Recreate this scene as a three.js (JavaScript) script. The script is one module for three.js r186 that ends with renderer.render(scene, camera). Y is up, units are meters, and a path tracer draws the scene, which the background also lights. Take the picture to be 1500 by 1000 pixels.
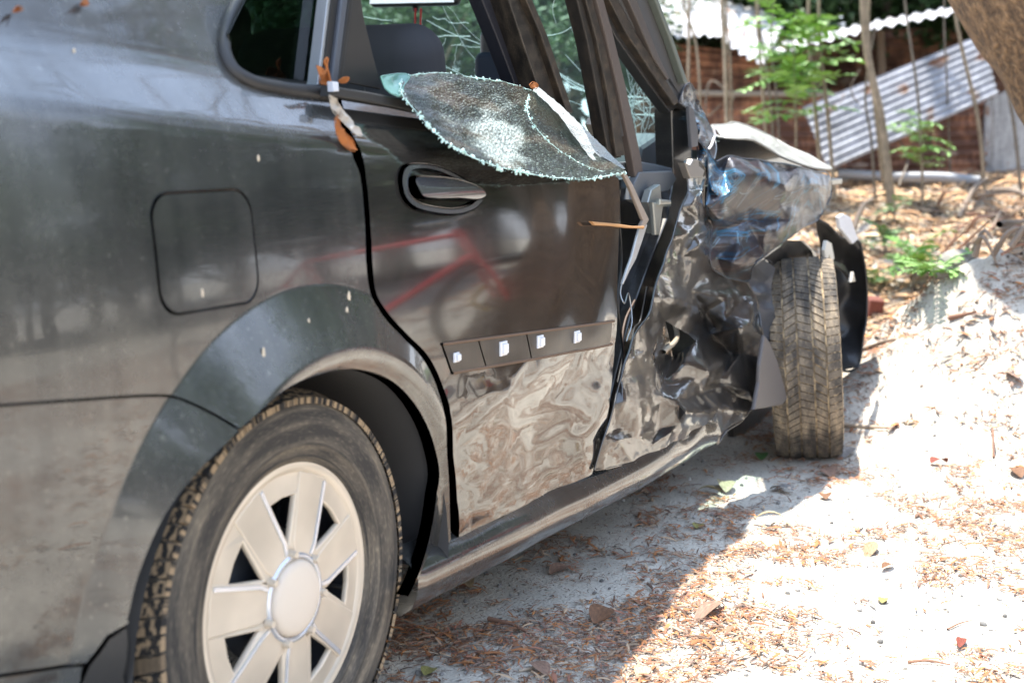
import * as THREE from 'three';
import { mergeGeometries, mergeVertices, toCreasedNormals } from 'three/addons/utils/BufferGeometryUtils.js';
import { ImprovedNoise } from 'three/addons/math/ImprovedNoise.js';
import { RoundedBoxGeometry } from 'three/addons/geometries/RoundedBoxGeometry.js';

// ---------------------------------------------------------------- camera, sky, sun, exposure
// x runs forward along the car (rear hub at x = 0), y is up, z points out of the car's right side (door skin near z = 0)
const scene = new THREE.Scene();
const CAM = new THREE.Vector3(-1.65, 0.957, 1.20);
const YAW = 27.46 * Math.PI / 180, FPX = 2130, PITCH = Math.atan(305 / FPX);
const FW = new THREE.Vector3(Math.cos(YAW) * Math.cos(PITCH), -Math.sin(PITCH), -Math.sin(YAW) * Math.cos(PITCH));
const camera = new THREE.PerspectiveCamera(2 * Math.atan(500 / FPX) * 180 / Math.PI, 1500 / 1000, 0.05, 400);
camera.position.copy(CAM);
camera.lookAt(CAM.clone().add(FW));
camera.focus = 2.9;
camera.userData.fStop = 4.0;
scene.add(camera);

const renderer = new THREE.WebGLRenderer({ antialias: true });
renderer.toneMapping = THREE.LinearToneMapping;
renderer.toneMappingExposure = 2.6;
renderer.shadowMap.enabled = true;

const SUN_DIR = new THREE.Vector3(0.10, 1, -0.19).normalize();
const sun = new THREE.DirectionalLight(new THREE.Color(1.0, 0.95, 0.86), 4.8);
sun.position.copy(SUN_DIR).multiplyScalar(30);
sun.castShadow = true;
sun.shadow.mapSize.set(4096, 4096);
Object.assign(sun.shadow.camera, { left: -14, right: 14, top: 14, bottom: -14, near: 1, far: 80 });
sun.shadow.radius = 1.6;
scene.add(sun); scene.add(sun.target);
{ // hazy bright sky: pale towards the horizon, soft blue overhead, wider glow round the sun
  const W = 512, H = 256, a = new Float32Array(W * H * 4), v = new THREE.Vector3();
  for (let j = 0; j < H; j++) for (let i = 0; i < W; i++) {
    const th = (1 - (j + .5) / H) * Math.PI, ph = ((i + .5) / W - .5) * 2 * Math.PI;
    v.set(Math.sin(th) * Math.cos(ph), Math.cos(th), Math.sin(th) * Math.sin(ph));
    const h = Math.max(v.y, 0), k = Math.pow(h, .5), c = Math.max(v.dot(SUN_DIR), 0);
    const glow = .35 * Math.pow(c, 6), o = (j * W + i) * 4;
    a[o] = .96 - .50 * k + glow; a[o + 1] = 1.0 - .35 * k + glow; a[o + 2] = 1.06 - .04 * k + glow * .9; a[o + 3] = 1;
    if (v.y < 0) { a[o] = .5; a[o + 1] = .46; a[o + 2] = .4; }
  }
  const sky = new THREE.DataTexture(a, W, H, THREE.RGBAFormat, THREE.FloatType);
  sky.mapping = THREE.EquirectangularReflectionMapping; sky.magFilter = THREE.LinearFilter; sky.minFilter = THREE.LinearFilter; sky.needsUpdate = true;
  scene.background = sky; scene.environment = sky;
}
// ---------------------------------------------------------------- helpers
let seed = 7;
const rnd = () => { seed = (seed * 1664525 + 1013904223) >>> 0; return seed / 4294967296; };
const rr = (a, b) => a + (b - a) * rnd();
const ss = (a, b, x) => { const t = Math.min(1, Math.max(0, (x - a) / (b - a))); return t * t * (3 - 2 * t); };
const lerp = (a, b, t) => a + (b - a) * t;
const V = (x, y, z) => new THREE.Vector3(x, y, z);
const perlin = new ImprovedNoise();
const nz = (x, y, z = 0) => perlin.noise(x, y, z);
const fbm = (x, y, z = 0, o = 4) => { let s = 0, a = .5, f = 1; for (let i = 0; i < o; i++) { s += a * perlin.noise(x * f, y * f, z * f + i * 7.3); a *= .5; f *= 2.03; } return s; };
// survey of the photograph: a picture point becomes a metric point on a plane of the place
const RT = new THREE.Vector3().crossVectors(FW, V(0, 1, 0)).normalize(), UPV = new THREE.Vector3().crossVectors(RT, FW);
const rayOf = (px, py) => FW.clone().addScaledVector(RT, (px - 750) / FPX).addScaledVector(UPV, -(py - 500) / FPX);
const side = (px, py, z = 0) => { const d = rayOf(px, py); return CAM.clone().addScaledVector(d, (z - CAM.z) / d.z); };
const far = (px, py, depth) => CAM.clone().addScaledVector(rayOf(px, py), depth);
const onX = (px, py, x) => { const d = rayOf(px, py); return CAM.clone().addScaledVector(d, (x - CAM.x) / d.x); };
const skin = (px, py, zf) => { let p = side(px, py, 0); for (let i = 0; i < 12; i++) p = side(px, py, zf(p.x, p.y)); return p; };
const taken = {};
const numbered = n => { const k = taken[n] = (taken[n] || 0) + 1; return k === 1 ? n : n + '_' + String(k - 1).padStart(3, '0'); };
function shadows(o) { o.traverse(m => { if (m.isMesh) { m.castShadow = true; m.receiveShadow = true; } }); return o; }
function part(name, geo, mat, parent, label) { const m = new THREE.Mesh(geo, mat); m.name = name; if (label) m.userData.label = label; parent.add(m); return m; }
function tag(o, label, category, group) { Object.assign(o.userData, { label, category }); if (group) o.userData.group = group; return o; }
function thing(name, label, category, group) { const g = new THREE.Group(); g.name = numbered(name); scene.add(g); return tag(g, label, category, group); }
function settle(g, x, y, z) { g.position.set(x, y, z); for (const c of g.children) c.position.sub(g.position); return g; }  // parts were built at their real place
function solo(name, geo, mat, label, category, group) { const m = new THREE.Mesh(geo, mat); m.name = numbered(name); scene.add(m); return tag(m, label, category, group); }
function recentre(m) { m.geometry.computeBoundingBox(); const b = m.geometry.boundingBox, c = V((b.min.x + b.max.x) / 2, b.min.y, (b.min.z + b.max.z) / 2); m.geometry.translate(-c.x, -c.y, -c.z); m.position.add(c); return m; }
function structure(name, geo, mat) { const m = new THREE.Mesh(geo, mat); m.name = name; m.userData.kind = 'structure'; scene.add(m); return m; }
function geoOf(pos, idx, uv, nor, col) {
  const g = new THREE.BufferGeometry();
  g.setAttribute('position', new THREE.Float32BufferAttribute(pos, 3));
  if (idx) g.setIndex(idx);
  if (uv) g.setAttribute('uv', new THREE.Float32BufferAttribute(uv, 2));
  if (col) g.setAttribute('color', new THREE.Float32BufferAttribute(col, 3));
  if (nor) g.setAttribute('normal', new THREE.Float32BufferAttribute(nor, 3)); else g.computeVertexNormals();
  return g;
}
const plain = g => { const h = g.index ? g.toNonIndexed() : g; for (const k of Object.keys(h.attributes)) if (!['position', 'normal', 'uv'].includes(k)) h.deleteAttribute(k); if (!h.attributes.uv) h.setAttribute('uv', new THREE.Float32BufferAttribute(new Float32Array(h.attributes.position.count * 2), 2)); return h; };
const merge = list => mergeGeometries(list.map(plain), false);
const xyUV = g => { const p = g.attributes.position, u = new Float32Array(p.count * 2); for (let i = 0; i < p.count; i++) { u[2 * i] = p.getX(i); u[2 * i + 1] = p.getY(i); } g.setAttribute('uv', new THREE.BufferAttribute(u, 2)); return g; };
const box = (x, y, z, w, h, d, r = 0, rot) => { const g = r ? new RoundedBoxGeometry(w, h, d, 2, r) : new THREE.BoxGeometry(w, h, d); if (rot) g.applyMatrix4(new THREE.Matrix4().makeRotationFromEuler(new THREE.Euler(...rot))); return g.translate(x, y, z); };
const tube = (pts, r, seg = 24, rad = 7) => new THREE.TubeGeometry(new THREE.CatmullRomCurve3(pts, false, 'centripetal'), seg, r, rad, false);
function taperTube(pts, rads, seg = 20, rad = 8, wob = 0) {  // a tube whose radius follows rads, closed at both ends
  const c = new THREE.CatmullRomCurve3(pts, false, 'centripetal'), fr = c.computeFrenetFrames(seg, false), pos = [], idx = [], uv = [];
  const L = c.getLength();
  for (let i = 0; i <= seg; i++) {
    const t = i / seg, p = c.getPointAt(t), q = t * (rads.length - 1), k = Math.min(rads.length - 2, Math.floor(q)), R = lerp(rads[k], rads[k + 1], q - k);
    for (let j = 0; j <= rad; j++) {
      const a = j / rad * Math.PI * 2, w = R * (1 + wob * fbm(Math.cos(a) * 1.5 + p.x * 3, Math.sin(a) * 1.5 + p.z * 3, p.y * 3, 3));
      pos.push(p.x + (fr.normals[i].x * Math.cos(a) + fr.binormals[i].x * Math.sin(a)) * w, p.y + (fr.normals[i].y * Math.cos(a) + fr.binormals[i].y * Math.sin(a)) * w, p.z + (fr.normals[i].z * Math.cos(a) + fr.binormals[i].z * Math.sin(a)) * w);
      uv.push(j / rad * 2 * Math.PI * R, t * L);
      if (i < seg && j < rad) { const n = i * (rad + 1) + j; idx.push(n, n + 1, n + rad + 1, n + 1, n + rad + 2, n + rad + 1); }
    }
  }
  return geoOf(pos, idx, uv);
}
// Delaunay triangulation (sweep variant of Bowyer-Watson)
function delaunay(P) {
  const n = P.length, id = [...P.keys()].sort((a, b) => P[a][0] - P[b][0]);
  let x0 = 1e9, x1 = -1e9, y0 = 1e9, y1 = -1e9;
  for (const p of P) { x0 = Math.min(x0, p[0]); x1 = Math.max(x1, p[0]); y0 = Math.min(y0, p[1]); y1 = Math.max(y1, p[1]); }
  const D = Math.max(x1 - x0, y1 - y0) || 1, mx = (x0 + x1) / 2, my = (y0 + y1) / 2;
  const Q = P.concat([[mx - 20 * D, my - D], [mx, my + 20 * D], [mx + 20 * D, my - D]]);
  const circ = (a, b, c) => {
    const [ax, ay] = Q[a], [bx, by] = Q[b], [cx, cy] = Q[c], d = 2 * (ax * (by - cy) + bx * (cy - ay) + cx * (ay - by)) || 1e-14;
    const ux = ((ax * ax + ay * ay) * (by - cy) + (bx * bx + by * by) * (cy - ay) + (cx * cx + cy * cy) * (ay - by)) / d;
    const uy = ((ax * ax + ay * ay) * (cx - bx) + (bx * bx + by * by) * (ax - cx) + (cx * cx + cy * cy) * (bx - ax)) / d;
    return { a, b, c, x: ux, y: uy, r: (ax - ux) ** 2 + (ay - uy) ** 2 };
  };
  let open = [circ(n, n + 1, n + 2)]; const done = [];
  for (const i of id) {
    const [x, y] = Q[i], edges = new Map(), keep = [];
    for (const t of open) {
      const dx = x - t.x;
      if (dx > 0 && dx * dx > t.r) { done.push(t); continue; }
      if (dx * dx + (y - t.y) ** 2 - t.r > 1e-13) { keep.push(t); continue; }
      for (const [p, q] of [[t.a, t.b], [t.b, t.c], [t.c, t.a]]) { const k = p < q ? p * 100003 + q : q * 100003 + p; if (edges.has(k)) edges.set(k, null); else edges.set(k, [p, q]); }
    }
    open = keep;
    for (const e of edges.values()) if (e) open.push(circ(e[0], e[1], i));
  }
  const out = [];
  for (const t of done.concat(open)) if (t.a < n && t.b < n && t.c < n) {
    const [ax, ay] = Q[t.a], [bx, by] = Q[t.b], [cx, cy] = Q[t.c], ar = (bx - ax) * (cy - ay) - (cx - ax) * (by - ay);
    if (Math.abs(ar) > 1e-10) out.push(ar > 0 ? [t.a, t.b, t.c] : [t.a, t.c, t.b]);
  }
  return out;
}
const inside = (p, poly) => { let c = false; for (let i = 0, j = poly.length - 1; i < poly.length; j = i++) { const a = poly[i], b = poly[j]; if ((a[1] > p[1]) !== (b[1] > p[1]) && p[0] < (b[0] - a[0]) * (p[1] - a[1]) / (b[1] - a[1]) + a[0]) c = !c; } return c; };
function resample(loop, h) { const out = []; for (let i = 0; i < loop.length; i++) { const a = loop[i], b = loop[(i + 1) % loop.length], n = Math.max(1, Math.round(Math.hypot(b[0] - a[0], b[1] - a[1]) / h)); for (let k = 0; k < n; k++) out.push([lerp(a[0], b[0], k / n), lerp(a[1], b[1], k / n)]); } return out; }
const smoothLoop = (pts, n = 6, closed = false) => { const c = new THREE.CatmullRomCurve3(pts.map(p => V(p[0], p[1], 0)), closed, 'centripetal'); return c.getPoints(pts.length * n).map(p => [p.x, p.y]); };
// sheet-metal panel over the x-y outline, standing out to z = zf(x, y), with a folded-in flange round every edge
function panel(outline, holes, zf, h = .014, flange = .02, bev = 1, lines = []) {
  const loops = [resample(outline, h), ...holes.map(l => resample(l, h))], P = [];
  for (const l of loops) P.push(...l);
  for (const l of lines) for (const p of l) if (inside(p, loops[0]) && !loops.slice(1).some(q => inside(p, q)) && !P.some(q => Math.hypot(q[0] - p[0], q[1] - p[1]) < .0022)) P.push(p);
  const xs = outline.map(p => p[0]), ys = outline.map(p => p[1]), cell = h * .55, near = new Set();
  for (const [x, y] of P) for (let i = -1; i < 2; i++) for (let j = -1; j < 2; j++) near.add(Math.round(x / cell + i) + ',' + Math.round(y / cell + j));
  let row = 0;
  for (let y = Math.min(...ys); y < Math.max(...ys); y += h * .87, row++) for (let x = Math.min(...xs) + (row % 2) * h / 2; x < Math.max(...xs); x += h) {
    if (near.has(Math.round(x / cell) + ',' + Math.round(y / cell))) continue;
    if (!inside([x, y], loops[0]) || loops.slice(1).some(l => inside([x, y], l))) continue;
    P.push([x + rnd() * 1e-5, y + rnd() * 1e-5]);
  }
  const tris = delaunay(P).filter(([a, b, c]) => { const m = [(P[a][0] + P[b][0] + P[c][0]) / 3, (P[a][1] + P[b][1] + P[c][1]) / 3]; return inside(m, loops[0]) && !loops.slice(1).some(l => inside(m, l)); });
  const pos = [], nor = [], uv = [], idx = [], e = .0015;
  const nrm = (x, y) => V((zf(x - e, y) - zf(x + e, y)) / (2 * e), (zf(x, y - e) - zf(x, y + e)) / (2 * e), 1).normalize();
  for (const [x, y] of P) { pos.push(x, y, zf(x, y)); const n = nrm(x, y); nor.push(n.x, n.y, n.z); uv.push(x, y); }
  for (const t of tris) idx.push(...t);
  loops.forEach((l, li) => {
    let A = 0; for (let i = 0; i < l.length; i++) { const a = l[i], b = l[(i + 1) % l.length]; A += a[0] * b[1] - b[0] * a[1]; }
    const sgn = (A > 0 ? 1 : -1) * (li ? -1 : 1), base = pos.length / 3, n = l.length;
    const rings = [[0, 0, .0], [.0022 * bev, -.0008 * bev, .7], [.003 * bev, -.003 * bev, 1], [.003 * bev, -flange, 1]];
    for (const [o, dz, tilt] of rings) for (let i = 0; i < n; i++) {
      const a = l[(i + n - 1) % n], b = l[(i + 1) % n]; let ox = (b[1] - a[1]) * sgn, oy = -(b[0] - a[0]) * sgn; const L = Math.hypot(ox, oy) || 1; ox /= L; oy /= L;
      const [x, y] = l[i], s = nrm(x, y), q = V(lerp(s.x, ox, tilt), lerp(s.y, oy, tilt), lerp(s.z, 0, tilt)).normalize();
      pos.push(x + ox * o, y + oy * o, zf(x, y) + dz); nor.push(q.x, q.y, q.z); uv.push(x, y + dz);
    }
    for (let r = 0; r < rings.length - 1; r++) for (let i = 0; i < n; i++) { const a = base + r * n + i, b = base + r * n + (i + 1) % n; sgn > 0 ? idx.push(a, b, a + n, b, b + n, a + n) : idx.push(a, a + n, b, b, a + n, b + n); }
  });
  return geoOf(pos, idx, uv, nor);
}
// crumpled sheet: control points [px, py, z], Delaunay facets, extra random dents, fine ridged creases
function crumple(outline, inner, { extra = 60, jit = .02, sub = 5, amp = .006, freq = 9, crease = .5, rim = .0022, relax = 4, skip } = {}) {
  const poly = outline.map(p => [p[0], p[1]]);
  const fine = []; for (let i = 0; i < outline.length; i++) { const a = outline[i], b = outline[(i + 1) % outline.length], n = Math.max(1, Math.round(Math.hypot(b[0] - a[0], b[1] - a[1]) / 22)); for (let k = 0; k < n; k++) { const j = k ? 1 : 0; fine.push([lerp(a[0], b[0], k / n) + j * rr(-1.6, 1.6), lerp(a[1], b[1], k / n) + j * rr(-1.6, 1.6), lerp(a[2], b[2], k / n) + j * rr(-.25, .25) * jit]); } }
  const fpoly = fine.map(p => [p[0], p[1]]);
  let P = fine.concat(inner), T = delaunay(P);
  const zAt = (x, y) => { for (const [a, b, c] of T) { const A = P[a], B = P[b], C = P[c], d = (B[1] - C[1]) * (A[0] - C[0]) + (C[0] - B[0]) * (A[1] - C[1]), u = ((B[1] - C[1]) * (x - C[0]) + (C[0] - B[0]) * (y - C[1])) / d, v = ((C[1] - A[1]) * (x - C[0]) + (A[0] - C[0]) * (y - C[1])) / d; if (u >= 0 && v >= 0 && u + v <= 1) return u * A[2] + v * B[2] + (1 - u - v) * C[2]; } return 0; };
  const xs = poly.map(p => p[0]), ys = poly.map(p => p[1]), add = [];
  for (let k = 0, guard = 0; k < extra && guard < extra * 60; guard++) { const q = [rr(Math.min(...xs), Math.max(...xs)), rr(Math.min(...ys), Math.max(...ys))]; if (!inside(q, fpoly) || P.concat(add).some(p => Math.hypot(p[0] - q[0], p[1] - q[1]) < 7)) continue; add.push([q[0], q[1], zAt(...q) + rr(-jit, jit)]); k++; }
  P = P.concat(add); T = delaunay(P).filter(([a, b, c]) => { const m = [(P[a][0] + P[b][0] + P[c][0]) / 3, (P[a][1] + P[b][1] + P[c][1]) / 3]; return inside(m, fpoly) && !(skip && inside(m, skip)); });
  const W = P.map(p => side(p[0], p[1], p[2])), pos = [], e = new THREE.Vector3();
  const put = (A, B, C, u, v) => { e.copy(A).multiplyScalar(1 - u - v).addScaledVector(B, u).addScaledVector(C, v); pos.push(e.x, e.y, e.z); };
  for (const [a, b, c] of T) for (let i = 0; i < sub; i++) for (let j = 0; j < sub - i; j++) {
    const f = (p, q) => put(W[a], W[b], W[c], p / sub, q / sub);
    f(i, j); f(i, j + 1); f(i + 1, j);
    if (j < sub - i - 1) { f(i + 1, j); f(i, j + 1); f(i + 1, j + 1); }
  }
  let g = geoOf(pos); g.deleteAttribute('normal'); g.deleteAttribute('uv');
  g = mergeVertices(g, 1e-5);
  { // relax the facets into rolled folds; torn edges stay put
    const p = g.attributes.position.array, ix = g.index.array, n = p.length / 3, use = new Map(), nb = Array.from({ length: n }, () => new Set());
    for (let i = 0; i < ix.length; i += 3) for (const [u, v] of [[ix[i], ix[i + 1]], [ix[i + 1], ix[i + 2]], [ix[i + 2], ix[i]]]) { nb[u].add(v); nb[v].add(u); const k = u < v ? u * 1e6 + v : v * 1e6 + u; use.set(k, (use.get(k) || 0) + 1); }
    const fixed = new Uint8Array(n); for (const [k, c] of use) if (c === 1) { fixed[Math.floor(k / 1e6)] = 1; fixed[k % 1e6] = 1; }
    for (let it = 0; it < relax; it++) { const q = p.slice(); for (let i = 0; i < n; i++) if (!fixed[i] && nb[i].size) { let x = 0, y = 0, z = 0; for (const j of nb[i]) { x += q[3 * j]; y += q[3 * j + 1]; z += q[3 * j + 2]; } const w = .6 / nb[i].size; p[3 * i] = p[3 * i] * .4 + x * w; p[3 * i + 1] = p[3 * i + 1] * .4 + y * w; p[3 * i + 2] = p[3 * i + 2] * .4 + z * w; } }
    for (let i = 0; i < n; i++) { const x = p[3 * i], y = p[3 * i + 1], z = p[3 * i + 2], r = 1 - Math.abs(nz(x * freq, y * freq, z * freq)) * 2.2, r2 = 1 - Math.abs(nz(x * freq * 2.1 + 9, y * freq * 2.1, z * freq * 2)) * 2.2; p[3 * i + 2] += amp * (Math.max(0, r) ** 2 + .45 * Math.max(0, r2) ** 2 - .4 + .8 * nz(x * freq * .6, y * freq * .6, 7)); }
  }
  g = toCreasedNormals(g, crease); xyUV(g);
  if (!rim) return plain(g);
  const loop = fine.map(p => side(p[0], p[1], p[2])); loop.push(loop[0].clone());
  return merge([g, tube(loop, rim, fine.length * 3, 5)]);
}
// flat piece cut to a picture outline, standing at z, with real thickness and bevelled edges
function slab(pts, z, depth = .015, bev = .003) {
  const s = new THREE.Shape(pts.map(([px, py]) => { const p = side(px, py, z); return new THREE.Vector2(p.x, p.y); }));
  const g = new THREE.ExtrudeGeometry(s, { depth: Math.max(.001, depth - 2 * bev), bevelEnabled: bev > 0, bevelThickness: bev, bevelSize: bev, bevelOffset: -bev, bevelSegments: 2, curveSegments: 4 });
  return g.translate(0, 0, z - depth + bev);
}
const stripe = (pts, w) => { const L = [], R = []; pts.forEach((p, i) => { const a = pts[Math.max(0, i - 1)], b = pts[Math.min(pts.length - 1, i + 1)], dx = b[0] - a[0], dy = b[1] - a[1], l = Math.hypot(dx, dy), ww = (p[2] ?? w) / 2; L.push([p[0] - dy / l * ww, p[1] + dx / l * ww]); R.unshift([p[0] + dy / l * ww, p[1] - dx / l * ww]); }); return L.concat(R); };
// textures
function tex(w, h, f, srgb = true) {
  const a = new Uint8Array(w * h * 4);
  for (let j = 0; j < h; j++) for (let i = 0; i < w; i++) { const c = f(i / w, j / h, i, j), o = (j * w + i) * 4; a[o] = Math.max(0, Math.min(255, c[0])); a[o + 1] = Math.max(0, Math.min(255, c[1])); a[o + 2] = Math.max(0, Math.min(255, c[2])); a[o + 3] = c[3] ?? 255; }
  const t = new THREE.DataTexture(a, w, h, THREE.RGBAFormat); t.wrapS = t.wrapT = THREE.RepeatWrapping; t.magFilter = THREE.LinearFilter; t.minFilter = THREE.LinearMipmapLinearFilter; t.generateMipmaps = true; if (srgb) t.colorSpace = THREE.SRGBColorSpace; t.needsUpdate = true; return t;
}
const rep = (t, sx, sy = sx, ox = 0, oy = 0) => { const c = t.clone(); c.repeat.set(sx, sy); c.offset.set(ox, oy); c.needsUpdate = true; return c; };
const lin = (r, g, b) => new THREE.Color().setRGB(r, g, b);
const mat = (color, roughness = .7, o = {}) => new THREE.MeshStandardMaterial({ color: color.isColor ? color : lin(...color), roughness, side: THREE.DoubleSide, ...o });
const phys = (color, roughness, o = {}) => new THREE.MeshPhysicalMaterial({ color: lin(...color), roughness, side: THREE.DoubleSide, ...o });
// ---------------------------------------------------------------- materials
const mirror = t => { t.wrapS = t.wrapT = THREE.MirroredRepeatWrapping; return t; };
// dusty dark grey metallic paint: dust film in patches, specks and run-off streaks (1 tile = 1.6 m)
const paintTex = mirror(tex(1024, 1024, (u, v) => {
  const p = fbm(u * 5, v * 5, 1, 5), st = fbm(u * 60, v * 4, 4, 3), sp = nz(u * 260, v * 260, 2);
  let d = .36 + .55 * p + .22 * st; d += Math.max(0, sp - .40) * 1.3 + Math.max(0, nz(u * 150, v * 150, 8) - .5) * 1.2; d = Math.max(0, Math.min(1, d));
  return [lerp(63, 136, d), lerp(64, 134, d), lerp(65, 127, d)];
}));
const paintRough = mirror(tex(512, 512, (u, v) => { const r = 120 + 150 * fbm(u * 6, v * 6, 1, 4) + 60 * Math.max(0, nz(u * 130, v * 130, 2)); return [r, r, r]; }, false));
const clearRough = mirror(tex(512, 512, (u, v) => { const r = 60 + 120 * fbm(u * 7, v * 7, 21, 4) + 90 * Math.max(0, nz(u * 120, v * 120, 5)); return [r, r, r]; }, false));
const M = {};
M.dustyPaint = phys([1, 1, 1], .46, { map: rep(paintTex, 1 / 1.6), metalness: .68, clearcoat: .9, clearcoatRoughness: .22, clearcoatRoughnessMap: rep(clearRough, 1 / .9), roughnessMap: rep(paintRough, 1 / 1.1), });
M.paint = phys([.60, .56, .54], .26, { map: rep(paintTex, 1 / 1.6, 1 / 1.6, .37, .21), metalness: .7, clearcoat: 1, clearcoatRoughness: .05, roughnessMap: rep(paintRough, 1 / .8) });
M.crushPaint = phys([.62, .58, .56], .34, { map: rep(paintTex, 1 / .9, 1 / .9, .1, .6), metalness: .7, clearcoat: 1, clearcoatRoughness: .08 });
// fender and door skins carry scrapes with blue, tan and bare-metal transfer
const scrape = (() => {
  const c = document.createElement('canvas'); c.width = 1024; c.height = 1024; const g = c.getContext('2d');
  g.fillStyle = '#39353a'; g.fillRect(0, 0, 1024, 1024);
  for (let i = 0; i < 900; i++) { g.fillStyle = `rgba(${rr(70, 130) | 0},${rr(64, 112) | 0},${rr(60, 100) | 0},${rr(.05, .25)})`; const s = rr(4, 40); g.beginPath(); g.ellipse(rr(0, 1024), rr(0, 1024), s, s * rr(.2, .7), rr(-.6, .6), 0, 7); g.fill(); }
  const cols = ['40,132,178', '70,160,205', '150,190,205', '150,146,140', '120,82,52', '24,22,24', '96,116,140'];
  for (let i = 0; i < 760; i++) {
    const k = rnd() < .34 ? rr(0, 2.99) | 0 : rr(2, 6.99) | 0, x = rr(-40, 1024), y = rr(-40, 1064), L = rr(20, 190), a = rr(-.85, .12), n = 1 + (rr(0, 4) | 0);
    for (let q = 0; q < n; q++) { g.strokeStyle = `rgba(${cols[k]},${rr(.2, .75)})`; g.lineWidth = rr(.8, k < 2 ? 7 : 3.4); g.beginPath(); const oy = q * rr(3, 8); g.moveTo(x, y + oy); g.quadraticCurveTo(x + L * .5 * Math.cos(a) + rr(-12, 12), y + oy + L * .5 * Math.sin(a) + rr(-12, 12), x + L * Math.cos(a), y + oy + L * Math.sin(a)); g.stroke(); }
  }
  const t = new THREE.CanvasTexture(c); t.colorSpace = THREE.SRGBColorSpace; t.wrapS = t.wrapT = THREE.MirroredRepeatWrapping; return t;
})();
M.scraped = phys([.62, .62, .65], .46, { map: rep(scrape, 1 / .85), metalness: .4, clearcoat: .6, clearcoatRoughness: .2 });
M.rubber = mat([.022, .021, .02], .62);
M.trim = mat([.022, .021, .021], .5);
M.trimGrey = mat([.11, .10, .095], .48);
M.plastic = mat([.018, .018, .019], .42);
M.underseal = mat([.055, .053, .052], .75);
M.cabin = mat([.035, .037, .042], .75);
M.dash = mat([.075, .085, .095], .6);
M.seat = mat([.045, .045, .05], .85);
M.metal = mat([.55, .55, .54], .32, { metalness: .9 });
M.chrome = mat([.62, .63, .65], .12, { metalness: 1 });
M.bareEdge = mat([.42, .38, .33], .45, { metalness: .55 });
M.red = mat([.5, .02, .02], .5);
M.glass = phys([.60, .80, .76], .03, { transmission: 1, thickness: 0, ior: 1.5 });
M.tint = phys([.16, .22, .19], .05, { transmission: 1, thickness: 0, ior: 1.5 });
M.crack = mat([.75, .85, .85], .35);
M.hub = mat([.80, .74, .66], .42, { metalness: .15, map: mirror(tex(256, 256, (u, v) => { const d = 226 + 60 * fbm(u * 6, v * 6, 3, 4); return [d, d * .965, d * .91]; })) });
M.hubDust = mat([.68, .58, .47], .75);
M.steel = mat([.05, .055, .065], .5, { metalness: .4 });
const tyreTex = mirror(tex(512, 512, (u, v) => { const p = Math.max(0, Math.min(1, .25 + 1.1 * fbm(u * 5, v * 9, 2, 5) + .5 * Math.max(0, nz(u * 70, v * 70, 1)))); return [lerp(48, 142, p), lerp(45, 128, p), lerp(42, 108, p)]; }));
M.tyre = mat([1, 1, 1], .82, { map: rep(tyreTex, 2, 2) });
const mudTex = mirror(tex(512, 512, (u, v) => { const p = fbm(u * 14, v * 14, 2, 5), k = ss(-.13, .12, p); return [lerp(36, 150, k), lerp(34, 128, k), lerp(33, 100, k)]; }));
M.mudTread = mat([1, 1, 1], .92, { map: rep(mudTex, 16, 16) });
M.tread = mat([1.7, 1.62, 1.5], .85, { map: rep(tyreTex, 6, 6) });
M.dustLine = mat([.50, .42, .31], .95);
// ground
const sandTex = mirror(tex(1024, 1024, (u, v) => { const p = fbm(u * 6, v * 6, 5, 5), f = nz(u * 180, v * 180, 3), s = nz(u * 75, v * 75, 6); let k = 202 + 46 * p + 16 * f; if (s > .45) k -= 70 * (s - .45) * 4; if (nz(u * 230, v * 230, 9) > .55) k -= 60; return [k * 1.0, k * .985, k * .95]; }));
M.sand = mat([.86, .81, .74], .95, { map: rep(sandTex, 1 / 1.1), bumpMap: rep(sandTex, 1 / 1.1), bumpScale: .012 });
const leafTex = mirror(tex(256, 256, (u, v) => { const k = 200 + 90 * fbm(u * 8, v * 8, 4, 4) - 30 * Math.abs(Math.sin(v * 60)) * .4; return [k, k, k]; }));
const leafMat = (c, r = .75) => mat(c, r, { map: leafTex });
// ---------------------------------------------------------------- ground: one sheet, a spoil mound and a leaf-strewn bank
const CY = Math.cos(YAW), SY = Math.sin(YAW);
const depthOf = (x, z) => (x - CAM.x) * CY - (z - CAM.z) * SY, acrossOf = (x, z) => (x - CAM.x) * SY + (z - CAM.z) * CY;
const worldAt = (s, u) => [CAM.x + s * CY + u * SY, CAM.z - s * SY + u * CY];
function groundY(x, z) {
  const s = depthOf(x, z), u = acrossOf(x, z);
  let h = .66 * ss(5.6, 10, s) * (1 - .5 * ss(4, 14, u)) + .5 * ss(10, 40, s);
  const ds = s - 5.05 - .12 * Math.sin(u * 3.1), sig = ds < 0 ? .50 : .42;
  h += .46 * ss(.78, 1.7, u) * (1 - ss(3.2, 5, u)) * Math.exp(-ds * ds / (2 * sig * sig)) * (1 + .5 * fbm(x * 2.2, z * 2.2, 3, 4));
  const lumpy = ss(.55, 1.3, u) * ss(3.6, 4.6, s) * (1 - ss(8, 12, s));
  h += lumpy * .11 * fbm(x * 3.1, z * 3.1, 9, 5);
  const near = 1 - ss(6, 14, Math.hypot(x - 1, z));
  h += near * (.016 * fbm(x * 4, z * 4, 2, 5) + .007 * fbm(x * 19, z * 19, 7, 3));
  const clear = Math.min(Math.hypot(x, z + .1), Math.hypot(x - 2.5, z - .0));   // flat where the tyres stand
  return h * ss(.05, .35, clear) + .0;
}
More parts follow.
